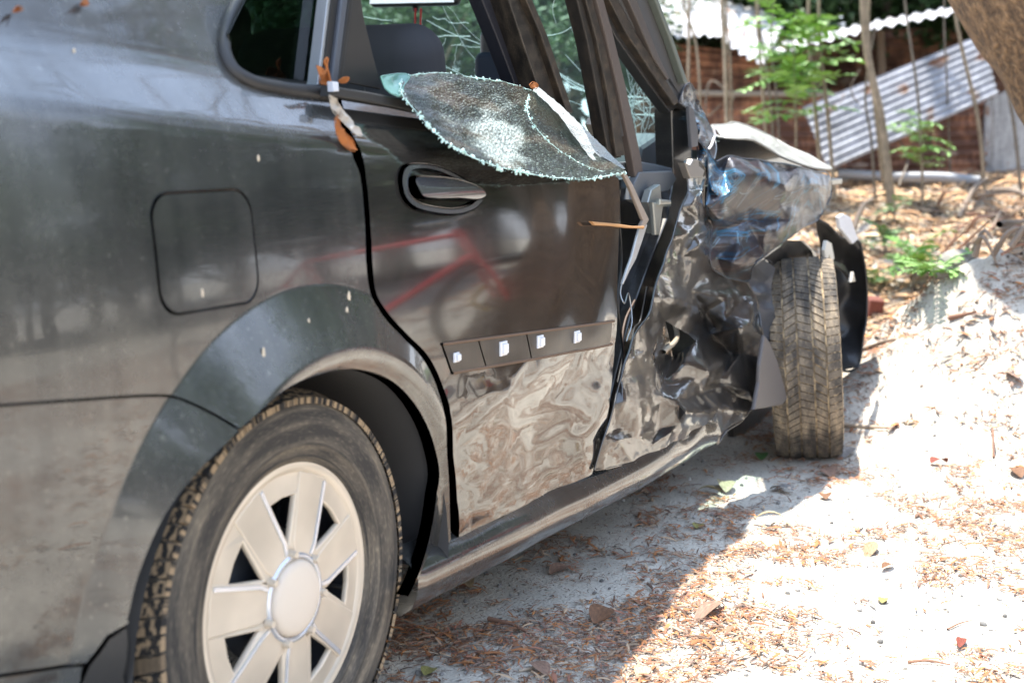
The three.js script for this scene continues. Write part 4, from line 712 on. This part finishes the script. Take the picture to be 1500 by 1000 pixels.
function shoot(base, top, fronds, len, lw, m, label, group) {
  const t = thing('leafy_shoot', label, 'plant', group);
  part('stem', taperTube([base, base.clone().lerp(top, .5).add(V(rr(-.02, .02), 0, rr(-.02, .02))), top], [.008, .006, .003], 10, 6), barkPale, t);
  for (let k = 0; k < fronds; k++) { const f = frond(len * rr(.7, 1.15), 8, lw * rr(.85, 1.15)), a = k * 2.4 + rr(-.4, .4), h = .45 + .55 * (k + .5) / fronds, p = base.clone().lerp(top, h); f.rotateZ(rr(-.25, .65)); f.rotateY(a); f.translate(p.x, p.y, p.z); part('frond', f, m, t); }
  return settle(t, base.x, base.y, base.z);
}
{ const g = standAt(1166, 8.7); shoot(g, F(1160, 28, 8.7), 34, .36, .10, greenA, 'tall shoot with bright green feathery fronds beside the pale roof', 'green shoots'); }
{ const g = standAt(1352, 8.6); shoot(g, F(1346, 168, 8.6), 18, .19, .06, greenA, 'feathery green shoot against the leaning sheet', 'green shoots'); }
{ const g = groundHit(1336, 425); shoot(g, F(1342, 368, g.clone().sub(CAM).dot(FW)), 16, .20, .06, greenA, 'bushy green seedling at the foot of the leaf bank', 'green shoots'); }
{ const g = groundHit(1372, 424); shoot(g, F(1370, 396, g.clone().sub(CAM).dot(FW)), 9, .15, .05, greenA, 'smaller seedling next to the bushy one behind the mound', 'green shoots'); }
{ const g = groundHit(1300, 372); shoot(g, F(1296, 335, g.clone().sub(CAM).dot(FW)), 9, .16, .05, greenB, 'low dull green seedling on the leaf bank', 'green shoots'); }
{ const g = groundHit(1282, 428); shoot(g, F(1280, 408, g.clone().sub(CAM).dot(FW)), 7, .12, .045, greenB, 'tiny seedling beside the black bumper shell', 'green shoots'); }
{ const g = groundHit(1310, 330); shoot(g, F(1312, 290, g.clone().sub(CAM).dot(FW)), 6, .12, .04, greenB, 'sparse seedling at the root of the thickest trunk', 'green shoots'); }
// trees and thicket: lumpy crowns of many leaves round a branching trunk
function crownGeo(rx, ry, rz, n, size, clumps) {
  const c = []; for (let k = 0; k < clumps; k++) { const a = rnd() * 6.283, e = Math.acos(rr(-.75, 1)), q = Math.pow(rnd(), .4) * .85; c.push([rx * q * Math.sin(e) * Math.cos(a), ry * q * Math.cos(e), rz * q * Math.sin(e) * Math.sin(a), rr(.22, .42)]); }
  const pos = [], idx = [], v = new THREE.Vector3(), e = new THREE.Euler(), tri = [[0, 0, 0], [.5, .06, .22], [1, -.06, 0], [.5, .06, -.22]];
  for (let i = 0; i < n; i++) {
    const k = c[rnd() * clumps | 0], a = rnd() * 6.283, b = Math.acos(rr(-1, 1)), q = Math.pow(rnd(), .5) * k[3], s = size * rr(.6, 1.3);
    const ox = k[0] + rx * q * Math.sin(b) * Math.cos(a), oy = k[1] + ry * q * Math.cos(b), oz = k[2] + rz * q * Math.sin(b) * Math.sin(a); e.set(rr(-1, 1), rnd() * 6.283, rr(-.9, .5));
    const n0 = pos.length / 3; for (const t of tri) { v.set(...t).multiplyScalar(s).applyEuler(e); pos.push(ox + v.x, oy + v.y, oz + v.z); } idx.push(n0, n0 + 1, n0 + 2, n0, n0 + 2, n0 + 3);
  }
  return { geo: geoOf(pos, idx), clumps: c };
}
const leafM = [phys([.075, .16, .025], .6, { transmission: .3, thickness: 0 }), phys([.11, .21, .035], .6, { transmission: .3, thickness: 0 }), phys([.055, .12, .03], .6, { transmission: .3, thickness: 0 })];
const kinds = [0, 1, 2].map(k => {
  const H = [2.6, 3.4, 2.0][k], cr = crownGeo([1.25, 1.5, 1.3][k], [1.5, 1.9, 1.15][k], [1.25, 1.5, 1.3][k], [5200, 6500, 5200][k], [.12, .13, .11][k], 22), tr = [taperTube([V(0, -.1, 0), V(.06, H * .5, .03), V(0, H, 0)], [.11, .08, .04], 12, 8, .1)];
  for (let i = 0; i < 12; i++) { const q = cr.clumps[i], y0 = H * rr(.35, .9); tr.push(taperTube([V(0, y0, 0), V(q[0] * .5, (y0 + H + q[1]) / 2 - .1, q[2] * .5), V(q[0], H + q[1], q[2])], [.035, .022, .008], 8, 5)); }
  return { H, crown: cr.geo, trunk: merge(tr) };
});
function tree(x, z, k, s, turn, label, group, name = 'background_tree') {
  const t = thing(name, label, 'tree', group); part('trunk', kinds[k].trunk, barkGrey, t); const c = part('crown', kinds[k].crown, leafM[k], t); c.position.y = kinds[k].H;
  t.position.set(x, groundY(x, z) - .03, z); t.scale.setScalar(s); t.rotation.y = turn; return t;
}
for (const [px, d, k, s] of [[430, 12, 1, .9], [560, 14, 0, 1.0], [650, 11.5, 2, .75], [760, 13.5, 1, .85], [840, 11.8, 0, .62], [930, 14.5, 1, .9], [1010, 16, 0, 1.1], [1110, 15.2, 2, 1.2], [1200, 17, 1, 1.1], [1290, 15.4, 0, 1.05], [1380, 16.4, 1, 1.1], [1480, 15, 2, 1.2], [1600, 17, 1, 1.2]]) {
  const p = F(px, 300, d); tree(p.x, p.z, k, s, px, px < 980 ? 'leafy green tree standing behind the car, seen through its windows' : 'leafy green tree rising behind the iron shed', px < 980 ? 'trees beyond the car' : 'trees behind the shed');
}
for (const [px, d, s] of [[500, 10.6, .62], [600, 10.2, .58], [690, 10.8, .6], [790, 10.3, .55], [870, 10.8, .58], [940, 11.4, .5], [560, 12.4, .8], [730, 12.6, .8], [880, 13, .8]]) { const p = F(px, 300, d), t = tree(p.x, p.z, 2, s, px * 2, 'low leafy bush behind the car, seen through its windows', 'bushes beyond the car', 'bush'); t.scale.set(s * 1.3, s * .85, s * 1.3); t.userData.category = 'bush'; }
for (const [x, z, k, s] of [[8.5, 3.6, 0, 1.3], [11, 6, 1, 1.6], [8.5, 8.5, 2, 1.5], [5.5, 10, 0, 1.5], [14, 10, 1, 1.8], [17, 7.5, 1, 1.8], [2, 12, 1, 1.6]]) tree(x, z, k, s, x * 3 + z, 'shade tree across the sandy clearing beside the car', 'trees across the clearing', 'shade_tree');
for (let i = 0; i < 20; i++) { const a = (10 + i * 5.2) * Math.PI / 180, R = 14 + (i * 7 % 5) * 1.3; tree(-1 + R * Math.cos(a), 1.2 + R * Math.sin(a), [1, 0, 1, 2][i % 4], 1.0 + .25 * (i * 3 % 4) / 3, i * 1.7, 'shade tree across the sandy clearing beside the car', 'trees across the clearing', 'shade_tree'); }
for (let i = 0; i < 26; i++) { const a = (9 + i * 4.0) * Math.PI / 180, R = 12.5 + (i * 3 % 4) * .8, t = tree(-1 + R * Math.cos(a), 1.2 + R * Math.sin(a), 2, 1.25, i * 2.3, 'low dense bush along the far side of the clearing', 'bushes across the clearing', 'bush'); t.scale.set(1.9, .8, 1.9); t.userData.category = 'bush'; }
for (const [px, d, s] of [[960, 14, 1.0], [1050, 14.6, 1.05], [1130, 13.8, 1.0], [1210, 14.6, 1.1], [1290, 13.9, 1.0], [1360, 14.6, 1.1], [1440, 14, 1.0], [1520, 14.6, 1.1]]) { const p = F(px, 300, d), t = tree(p.x, p.z, 2, s, px, 'low leafy bush close behind the iron shed roof', 'bushes behind the shed', 'bush'); t.scale.set(s * 1.2, s * .8, s * 1.2); t.userData.category = 'bush'; }
// leafless trees ahead of the car: their branches show in the shoulder of the rear wing
function bareTree(x, z, h, label) {
  const t = thing('bare_tree', label, 'tree', 'leafless trees by the clearing'), twigs = [], y0 = groundY(x, z) - .05;
  const grow = (p, d, l, r, lev) => { const e = p.clone().addScaledVector(d, l), m = p.clone().lerp(e, .5).add(V(rr(-.06, .06), rr(-.03, .06), rr(-.06, .06)).multiplyScalar(l)); const g = taperTube([p, m, e], [r, r * .85, r * .65], 6, 5); if (lev === 0) part('trunk', g, barkGrey, t); else twigs.push(g); if (lev > 4) return; const n = lev === 0 ? 5 : 3; for (let k = 0; k < n; k++) { const q = d.clone().multiplyScalar(.9).add(V(rr(-.8, .8), rr(-.1, .5), rr(-.8, .8))).normalize(); grow(lev === 0 ? p.clone().lerp(e, rr(.6, 1)) : e, q, l * rr(.6, .82), r * .62, lev + 1); } };
  grow(V(x, y0, z), V(.03, 1, 0).normalize(), h * .36, h * .016, 0);
  part('branches', merge(twigs), barkGrey, t).userData.kind = 'stuff'; return settle(t, x, y0, z);
}
bareTree(9.8, 1.2, 9, 'tall leafless tree ahead of the car by the clearing'); bareTree(8.2, 3.6, 8, 'shorter leafless tree at the corner of the clearing'); bareTree(12.5, 3.2, 10, 'leafless tree with the widest crown beyond the clearing');
// thick leaning trunk at the edge of the clearing, its crown high over the bank
{
  const t = thing('leaning_tree', 'thick rough-barked tree trunk leaning in over the clearing', 'tree');
  const bark = mirror(tex(512, 512, (u, v) => { const p = fbm(u * 14, v * 9, 3, 5), w = Math.abs(nz(u * 30 + 2 * p, v * 16, 4)), s = nz(u * 80, v * 80, 6); const k = Math.max(0, Math.min(1, .35 + .9 * p + .5 * w + (s > .4 ? .4 : 0))); return [lerp(62, 182, k), lerp(48, 148, k), lerp(36, 112, k)]; }));
  const bm = mat([.8, .74, .66], .95, { map: rep(bark, 3.2), bumpMap: rep(bark, 3.2), bumpScale: .03 });
  const b0 = F(2000, 600, 4.7), tr = [b0.clone().add(V(0, -.2, 0)), F(1838, 380, 4.7), F(1668, 110, 4.75), F(1528, -110, 4.85), F(1440, -330, 5.4), F(1450, -640, 6.6)];
  part('trunk', taperTube(tr, [.40, .37, .36, .35, .31, .24], 90, 56, .16), bm, t);
  const tip = tr[5], lim = [[V(1.2, .9, .6), V(2.6, 1.6, 1.0)], [V(-.4, 1.2, .9), V(-.6, 2.2, 2.0)], [V(.6, 1.3, -1.0), V(1.6, 2.3, -2.2)], [V(1.5, .6, -.6), V(3.2, 1.1, -1.4)], [V(.3, 1.5, 0), V(.9, 3.0, .3)]];
  for (const [m, e] of lim) {
    part('limb', taperTube([tip.clone(), tip.clone().add(m), tip.clone().add(e)], [.15, .09, .035], 16, 8, .1), bm, t);
    for (let k = 0; k < 7; k++) { const a = tip.clone().add(m).lerp(tip.clone().add(e), rr(0, 1)), q = V(rr(-1, 1), rr(.1, .9), rr(-1, 1)); part('branch', taperTube([a, a.clone().addScaledVector(q, .5), a.clone().addScaledVector(q, 1.1).add(V(0, .15, 0))], [.03, .018, .006], 8, 5), bm, t); }
  }
  const cr = crownGeo(2.5, 1.3, 2.3, 1700, .11, 26); const c = part('crown', cr.geo, leafM[1], t); c.position.copy(tip).add(V(1.8, 1.9, 1.4));
  settle(t, b0.x, 0, b0.z);
}
// unseen tree added so that its crown shades the tail and the rear wing
{
  const t = thing('added_shade_tree', 'unseen leafy tree added to shade the tail of the car', 'tree'), x = -2.9, z = -3.2, b = mat([.2, .16, .12], .95, { map: leafTex });
  part('trunk', taperTube([V(x, -.1, z), V(x + .2, 2.2, z + .3), V(x + .9, 4.2, z + .9)], [.2, .17, .12], 16, 10, .15), b, t);
  for (const e of [V(-.3, 5.4, -1.3), V(-1.2, 5.6, -2.2), V(-.8, 5.2, -.6), V(-.1, 5.8, -2.2)]) part('limb', taperTube([V(x + .9, 4.1, z + .9), V(x + .9, 4.3, z + .9).lerp(e, .5).add(V(0, .2, 0)), e], [.09, .06, .02], 12, 7, .1), b, t);
  const c = part('crown', crownGeo(1.35, .8, 1.7, 5200, .15, 24).geo, leafM[1], t); c.position.set(-.55, 5.6, -1.35);
  settle(t, x, 0, z);
}
// ---------------------------------------------------------------- litter on the ground
function leafGeo(L, W, curl, fold) { const n = 8, pos = [], idx = [], uv = []; for (let i = 0; i <= n; i++) { const t = i / n, w = W * Math.pow(Math.sin(Math.PI * Math.min(.995, .02 + t * .97)), .8) * .5, a = curl * (t - .5), x = curl ? Math.sin(a) * L / curl : L * (t - .5), y = curl ? (Math.cos(a) - Math.cos(curl / 2)) * -L / curl * -1 : 0; for (const s of [-1, -.5, 0, .5, 1]) { pos.push(x, y + fold * Math.abs(s) * w, s * w); uv.push(t, s * .5 + .5); } if (i < n) for (let j = 0; j < 4; j++) { const k = i * 5 + j; idx.push(k, k + 1, k + 5, k + 1, k + 6, k + 5); } } return geoOf(pos, idx, uv); }
{
  const tiny = (() => { const pos = [], idx = []; for (let i = 0; i <= 3; i++) { const t = i / 3, w = .16 * Math.sin(Math.PI * (.06 + .88 * t)); pos.push(t - .5, .09 * Math.sin(Math.PI * t), w, t - .5, .09 * Math.sin(Math.PI * t) + .06, 0, t - .5, .09 * Math.sin(Math.PI * t), -w); if (i < 3) { const a = i * 3; idx.push(a, a + 3, a + 1, a + 1, a + 3, a + 4, a + 1, a + 4, a + 2, a + 2, a + 4, a + 5); } } return geoOf(pos, idx); })();
  const cols = [[.32, .13, .05], [.40, .17, .06], [.24, .11, .055], [.19, .13, .10], [.40, .28, .18], [.13, .075, .05], [.30, .13, .08], [.33, .22, .15]];
  const scatter = (name, n, place, s0, s1, palette, m) => {
    const im = new THREE.InstancedMesh(tiny, m, n), q = new THREE.Matrix4(), e = new THREE.Euler(), k = new THREE.Color(); let i = 0, guard = 0;
    while (i < n && guard++ < n * 40) { const p = place(); if (!p) continue; const s = rr(s0, s1) * (rnd() < .08 ? 1.7 : 1); e.set(rr(-.35, .35), rnd() * 6.283, rr(-.3, .3)); q.compose(V(p[0], groundY(...p) + .003 + rnd() * .004, p[1]), new THREE.Quaternion().setFromEuler(e), V(s, s * rr(.5, 1.3), s * rr(.25, .9))); im.setMatrixAt(i, q); const c = palette[rnd() * palette.length | 0], f = rr(.75, 1.25); im.setColorAt(i, k.setRGB(c[0] * f, c[1] * f, c[2] * f)); i++; }
    im.count = i; im.name = name; im.userData.kind = 'stuff'; scene.add(im); return im;
  };
  const lm = mat([1, 1, 1], .85);
  const st1 = scatter('leaf_litter', 36000, () => { const s = 1.6 + 4.4 * Math.pow(rnd(), 1.15), px = rr(430, 1560), [x, z] = worldAt(s, (px - 750) / FPX * s); const k = fbm(x * 2.1, z * 2.1, 11, 3) + .7 * fbm(x * 9, z * 9, 5, 3); if (k < rr(-.02, .36) - (z < .2 ? .08 : 0)) return null; if (Math.hypot(x, z + .1) < .1) return null; return [x, z]; }, .006, .027, cols, lm);
  Object.assign(st1.userData, { label: 'small rust-brown leaf fragments strewn over pale sand', category: 'leaf litter' });
  const st4 = scatter('leaf_crumbs', 26000, () => { const s = 1.6 + 3.6 * rnd(), px = rr(430, 1540), [x, z] = worldAt(s, (px - 750) / FPX * s); if (fbm(x * 1.3, z * 1.3, 31, 3) < rr(-.35, .25) - (z < .16 ? .12 : 0)) return null; return [x, z]; }, .003, .011, [[.16, .08, .045], [.22, .11, .06], [.10, .06, .045], [.28, .17, .1]], lm);
  Object.assign(st4.userData, { label: 'fine dark leaf crumbs sprinkled on the sand', category: 'leaf litter' });
  const st5 = scatter('clearing_litter', 11000, () => { const x = rr(-1.2, 6), z = rr(.9, 5.5); if (fbm(x * 1.1, z * 1.1, 17, 3) < rr(-.35, .1)) return null; const s = depthOf(x, z), u = acrossOf(x, z); return u / s < .37 ? null : [x, z]; }, .03, .085, cols, lm);
  Object.assign(st5.userData, { label: 'thick brown leaf litter on the clearing beside the car', category: 'leaf litter' });
  const bank = [[.40, .23, .11], [.48, .31, .17], [.30, .165, .08], [.54, .40, .25], [.2, .12, .07], [.4, .27, .17], [.16, .10, .065]];
  const st2 = scatter('fallen_leaves', 15000, () => { const s = rr(5.7, 10.6), px = rr(1130, 1620); return worldAt(s, (px - 750) / FPX * s); }, .04, .11, bank, lm);
  Object.assign(st2.userData, { label: 'tan fallen leaves covering the bank before the shed', category: 'leaves' });
  const st3 = scatter('mound_litter', 1300, () => { const s = rr(4.3, 6.2), px = rr(1220, 1600), q = worldAt(s, (px - 750) / FPX * s); return fbm(q[0] * 3, q[1] * 3, 4, 3) < rr(-.1, .3) ? null : q; }, .015, .05, cols, lm);
  Object.assign(st3.userData, { label: 'brown leaf bits scattered over the sand mound', category: 'leaf litter' });
  // pebbles and grit
  const peb = new THREE.InstancedMesh(new THREE.IcosahedronGeometry(1, 1), mat([1, 1, 1], .95), 1500), q = new THREE.Matrix4(), kc = new THREE.Color();
  for (let i = 0; i < 1500; i++) { const s = 1.7 + 4.6 * rnd(), px = rr(520, 1560), [x, z] = worldAt(s, (px - 750) / FPX * s), r = .0016 + .0055 * Math.pow(rnd(), 3); q.compose(V(x, groundY(x, z) + r * .3, z), new THREE.Quaternion().setFromEuler(new THREE.Euler(rnd() * 3, rnd() * 3, 0)), V(r * rr(.8, 1.4), r * .8, r)); peb.setMatrixAt(i, q); const k = rr(.10, .42); peb.setColorAt(i, kc.setRGB(k, k * .95, k * .88)); }
  peb.name = 'grit'; Object.assign(peb.userData, { kind: 'stuff', label: 'pale grit and small stones on the sand', category: 'grit' }); scene.add(peb);
}
const pal = { cream: [.62, .53, .33], yellow: [.45, .40, .12], rose: [.42, .25, .17], brown: [.28, .13, .06], grey: [.40, .37, .34], red: [.30, .06, .03], tan: [.50, .36, .2], green: [.10, .22, .06] };
const leafMats = Object.fromEntries(Object.entries(pal).map(([k, c]) => [k, leafMat(c)]));
for (const [px, py, L, W, col, turn, curl, label] of [
  [1062, 717, .10, .05, 'cream', .4, .9, 'pale yellow leaf lying in the shade beyond the sill end'], [1040, 728, .075, .045, 'cream', 2.0, 1.6, 'curled cream leaf touching the pale yellow one'], [1128, 772, .11, .03, 'cream', 1.9, 2.2, 'narrow curled cream leaf at the shadow edge'], [1145, 722, .075, .045, 'grey', 1.3, 1.0, 'grey-white leaf standing up near the shadow edge'],
  [1040, 903, .13, .035, 'rose', -.15, .8, 'long rose-brown leaf on the bright sand at the shadow edge'], [676, 858, .17, .05, 'tan', .75, .7, 'large dry tan leaf under the rear end of the sill'], [628, 990, .045, .03, 'yellow', .2, .6, 'olive yellow leaf beside the rear tyre'], [1408, 946, .075, .02, 'red', .1, .5, 'dark red narrow leaf alone on the bright sand'],
  [1294, 884, .035, .022, 'yellow', .1, .6, 'bright yellow leaf scrap on the bright sand'], [1240, 668, .11, .05, 'grey', -.1, .5, 'pale grey leaf at the foot of the front tyre'], [1116, 672, .06, .04, 'green', .3, .9, 'green leaf just behind the front tyre'], [1214, 696, .07, .05, 'rose', .6, 1.2, 'small brown leaf in the sun by the front tyre'],
  [880, 910, .085, .05, 'brown', .1, .8, 'brown broad leaf in shade half way along the sill'], [820, 840, .06, .04, 'rose', -.4, 1.0, 'rose-brown leaf in the shade below the sill'], [1210, 731, .06, .035, 'brown', .3, .8, 'orange-brown leaf in sunlight beyond the wheel'], [1376, 682, .07, .05, 'red', -.5, 1.3, 'red-brown leaf at the base of the mound'],
  [1275, 813, .10, .03, 'tan', .05, .6, 'thin tan leaf lying flat in the sun'], [1300, 838, .06, .02, 'brown', -.2, .8, 'thin brown leaf beside the flat tan one'], [1490, 700, .07, .04, 'brown', .5, .7, 'brown leaf under the end of the mound'], [1485, 560, .09, .05, 'rose', .4, .7, 'pale brown leaf on the sunny face of the mound'],
  [790, 985, .06, .035, 'rose', 1.0, .9, 'rose leaf in the shade between tyre and shadow edge'], [940, 990, .05, .03, 'cream', .2, .8, 'small cream leaf on the bright sand'], [1023, 775, .035, .03, 'yellow', .1, .6, 'tiny yellow leaf in the shade of the crushed door']]) {
  const p = groundHit(px, py), m = new THREE.Mesh(leafGeo(L, W, curl, .25), leafMats[col]); m.name = numbered('fallen_leaf'); m.position.copy(p); m.position.y += .006; m.rotation.set(rr(-.2, .2), turn, rr(-.15, .2), 'YXZ'); scene.add(m); tag(m, label, 'leaf', 'single leaves on the ground');
}
const twigMat = mat([.24, .13, .085], .9), twigPale = mat([.45, .36, .27], .9), twigGrey = mat([.22, .17, .13], .9);
const twig = (a, b, r, m, label, lift = .006, group = 'twigs on the sand') => { const A = groundHit(...a), B = groundHit(...b), mid = A.clone().lerp(B, .5); mid.y = groundY(mid.x, mid.z) + lift; A.y += r; B.y += r; mid.x += rr(-.008, .008); const o = solo('twig', taperTube([A, mid, B], [r, r * .85, r * .45], 12, 6, .2), m, label, 'twig', group); recentre(o); };
twig([716, 912], [788, 942], .0055, twigMat, 'stout red-brown twig in the shade beside the rear tyre'); twig([575, 962], [668, 964], .0022, twigPale, 'straight pale straw by the rear tyre'); twig([760, 985], [850, 975], .003, twigPale, 'pale bent straw near the shadow edge');
twig([1044, 905], [1092, 916], .0015, twigMat, 'hair-thin twig beside the long rose-brown leaf'); twig([1388, 928], [1424, 912], .0022, twigMat, 'forked brown twig on the bright sand'); twig([1330, 975], [1392, 978], .003, twigMat, 'dark brown twig among leaf bits in the sun'); twig([1262, 517], [1360, 515], .007, twigGrey, 'grey stick lying across the foot of the mound');
twig([1236, 626], [1300, 634], .008, twigPale, 'pale stick sticking out by the front tyre'); twig([1456, 672], [1452, 640], .004, twigMat, 'crooked dark twig standing at the base of the mound', .05); twig([1390, 480], [1430, 462], .009, twigMat, 'reddish stick half buried on top of the mound'); twig([1380, 800], [1430, 796], .002, twigGrey, 'fine grey twig on bright sand right of the wheel');
{ // broken brick end behind the bumper shell
  const p = groundHit(1280, 462), g = new RoundedBoxGeometry(.10, .085, .07, 3, .008); const m = new THREE.Mesh(g, mat([.26, .085, .06], .9, { map: sandTex })); m.name = numbered('brick'); m.position.set(p.x, p.y + .035, p.z); m.rotation.set(.1, .5, .06); scene.add(m); tag(m, 'red brick lying on the ground behind the black bumper shell', 'brick'); }
// brush heap on the bank
for (let i = 0; i < 34; i++) { const px = rr(1370, 1530), py = rr(296, 420), a = rr(-.9, .7), l = rr(25, 85), A = groundHit(px, py), B = groundHit(px + l * Math.cos(a), Math.max(285, py - l * Math.sin(a) * .6)); A.y += rr(.0, .10); B.y += rr(.02, .22); const C = A.clone().lerp(B, .5); C.y += rr(0, .07); C.x += rr(-.05, .05); const r = rr(.004, .013); recentre(solo('dead_branch', taperTube([A, C, B], [r, r * .8, r * .3], 10, 6, .2), i % 3 ? twigGrey : twigMat, 'bare dead branch tangled in the brush heap on the bank', 'branch', 'brush heap on the bank')); }
for (const [a, b, r, l] of [[[1404, 330], [1446, 285], .016, 'thick forked bough rising from the brush heap'], [[1446, 288], [1530, 330], .018, 'dark bough sagging across the top of the brush heap'], [[1250, 345], [1278, 318], .016, 'dark stub behind the white bumper bracket']]) { const A = groundHit(...a), B = groundHit(...b); A.y += .03; B.y += .1; recentre(solo('dead_branch', taperTube([A, A.clone().lerp(B, .5).add(V(0, .05, 0)), B], [r, r * .9, r * .6], 12, 7, .2), twigGrey, l, 'branch', 'brush heap on the bank')); }
// clods along the crest of the mound
const clod = new THREE.IcosahedronGeometry(1, 3); { const p = clod.attributes.position; for (let i = 0; i < p.count; i++) { const k = 1 + .5 * fbm(p.getX(i) * 1.6, p.getY(i) * 1.6, p.getZ(i) * 1.6, 4); p.setXYZ(i, p.getX(i) * k, p.getY(i) * k * .7, p.getZ(i) * k); } clod.computeVertexNormals(); }
const clodMat = mat([.44, .42, .40], .95, { map: sandTex });
for (let i = 0; i < 30; i++) { const u = rr(1.25, 2.3), s = 5.1 + rr(-.15, .35), [x, z] = worldAt(s, u), r = rr(.025, .085) * (i % 4 ? .7 : 1); const m = new THREE.Mesh(clod, clodMat); m.name = numbered('earth_clod'); m.position.set(x, groundY(x, z) + r * .1, z); m.scale.set(r * rr(.9, 1.5), r, r); m.rotation.y = rnd() * 6; scene.add(m); tag(m, 'grey lump of dry earth on the crest of the mound', 'clod', 'earth lumps along the mound'); }
// ---------------------------------------------------------------- red bicycle parked across the clearing, mirrored in the door
{
  const b = thing('bicycle', 'red bicycle standing on the sand facing the car doors', 'bicycle');
  const red = phys([.62, .03, .025], .3, { clearcoat: 1, clearcoatRoughness: .1 }), blk = M.rubber;
  const hub = x => V(x, .34, 0), t = (name, pts, r, m) => part(name, tube(pts, r, 20, 10), m, b);
  const head0 = V(.40, .86, 0), head1 = V(.44, .72, 0), bb = V(-.10, .31, 0), seat = V(-.24, .82, 0), rear = hub(-.52), front = hub(.58);
  t('frame_tube', [head0, seat], .017, red); t('frame_tube', [head1, bb], .021, red); t('frame_tube', [seat, bb], .017, red); t('frame_tube', [head0.clone().add(V(-.01, .04, 0)), head1.clone().add(V(.01, -.03, 0))], .023, red);
  for (const s of [-.05, .05]) { t('stay', [bb, V(-.3, .325, s), V(-.52, .34, s)], .009, red); t('stay', [seat, V(-.4, .56, s), V(-.52, .34, s)], .008, red); t('fork_blade', [head1, V(.5, .55, s), V(.58, .34, s)], .013, red); }
  t('handlebar', [V(.36, .99, -.28), V(.42, .97, -.1), V(.40, .96, 0), V(.42, .97, .1), V(.36, .99, .28)], .012, M.chrome); t('stem', [head0, V(.395, .96, 0)], .014, M.chrome); t('seat_post', [seat, V(-.265, .92, 0)], .013, M.chrome);
  part('saddle', new RoundedBoxGeometry(.26, .06, .15, 4, .03).translate(-.27, .94, 0), blk, b);
  for (const c of [rear, front]) {
    const w = new THREE.Group(); w.name = 'wheel'; w.position.copy(c); b.add(w);
    part('tyre', new THREE.TorusGeometry(.318, .021, 10, 60), blk, w); part('rim', new THREE.TorusGeometry(.297, .010, 8, 60), M.metal, w); part('hub', new THREE.CylinderGeometry(.018, .018, .08, 12).rotateX(Math.PI / 2), M.metal, w);
    for (let k = 0; k < 24; k++) { const a = k / 24 * 6.283; part('spoke', tube([V(.018 * Math.cos(a + .6), .018 * Math.sin(a + .6), k % 2 ? .03 : -.03), V(.29 * Math.cos(a), .29 * Math.sin(a), 0)], .0013, 2, 4), M.metal, w); }
  }
  part('chainring', new THREE.TorusGeometry(.085, .008, 6, 30).translate(bb.x, bb.y, .05), M.metal, b);
  t('crank', [V(bb.x, bb.y, .06), V(bb.x + .12, bb.y - .11, .07)], .009, M.metal); t('crank', [V(bb.x, bb.y, -.06), V(bb.x - .12, bb.y + .11, -.07)], .009, M.metal);
  part('pedal', box(bb.x + .12, bb.y - .11, .12, .09, .02, .07, .006), blk, b); part('pedal', box(bb.x - .12, bb.y + .11, -.12, .09, .02, .07, .006), blk, b);
  t('lock_loop', [V(.52, .52, .06), V(.46, .40, .07), V(.55, .33, .07), V(.66, .42, .07), V(.60, .52, .06)], .012, mat([.7, .45, .08], .5));
  t('kick_stand', [V(-.3, .32, .03), V(-.36, .0, .19)], .008, M.metal);
  b.position.set(2.9, .0, 1.82); b.rotation.set(.07, .62, 0, 'YXZ');
}
shadows(scene);
renderer.render(scene, camera);
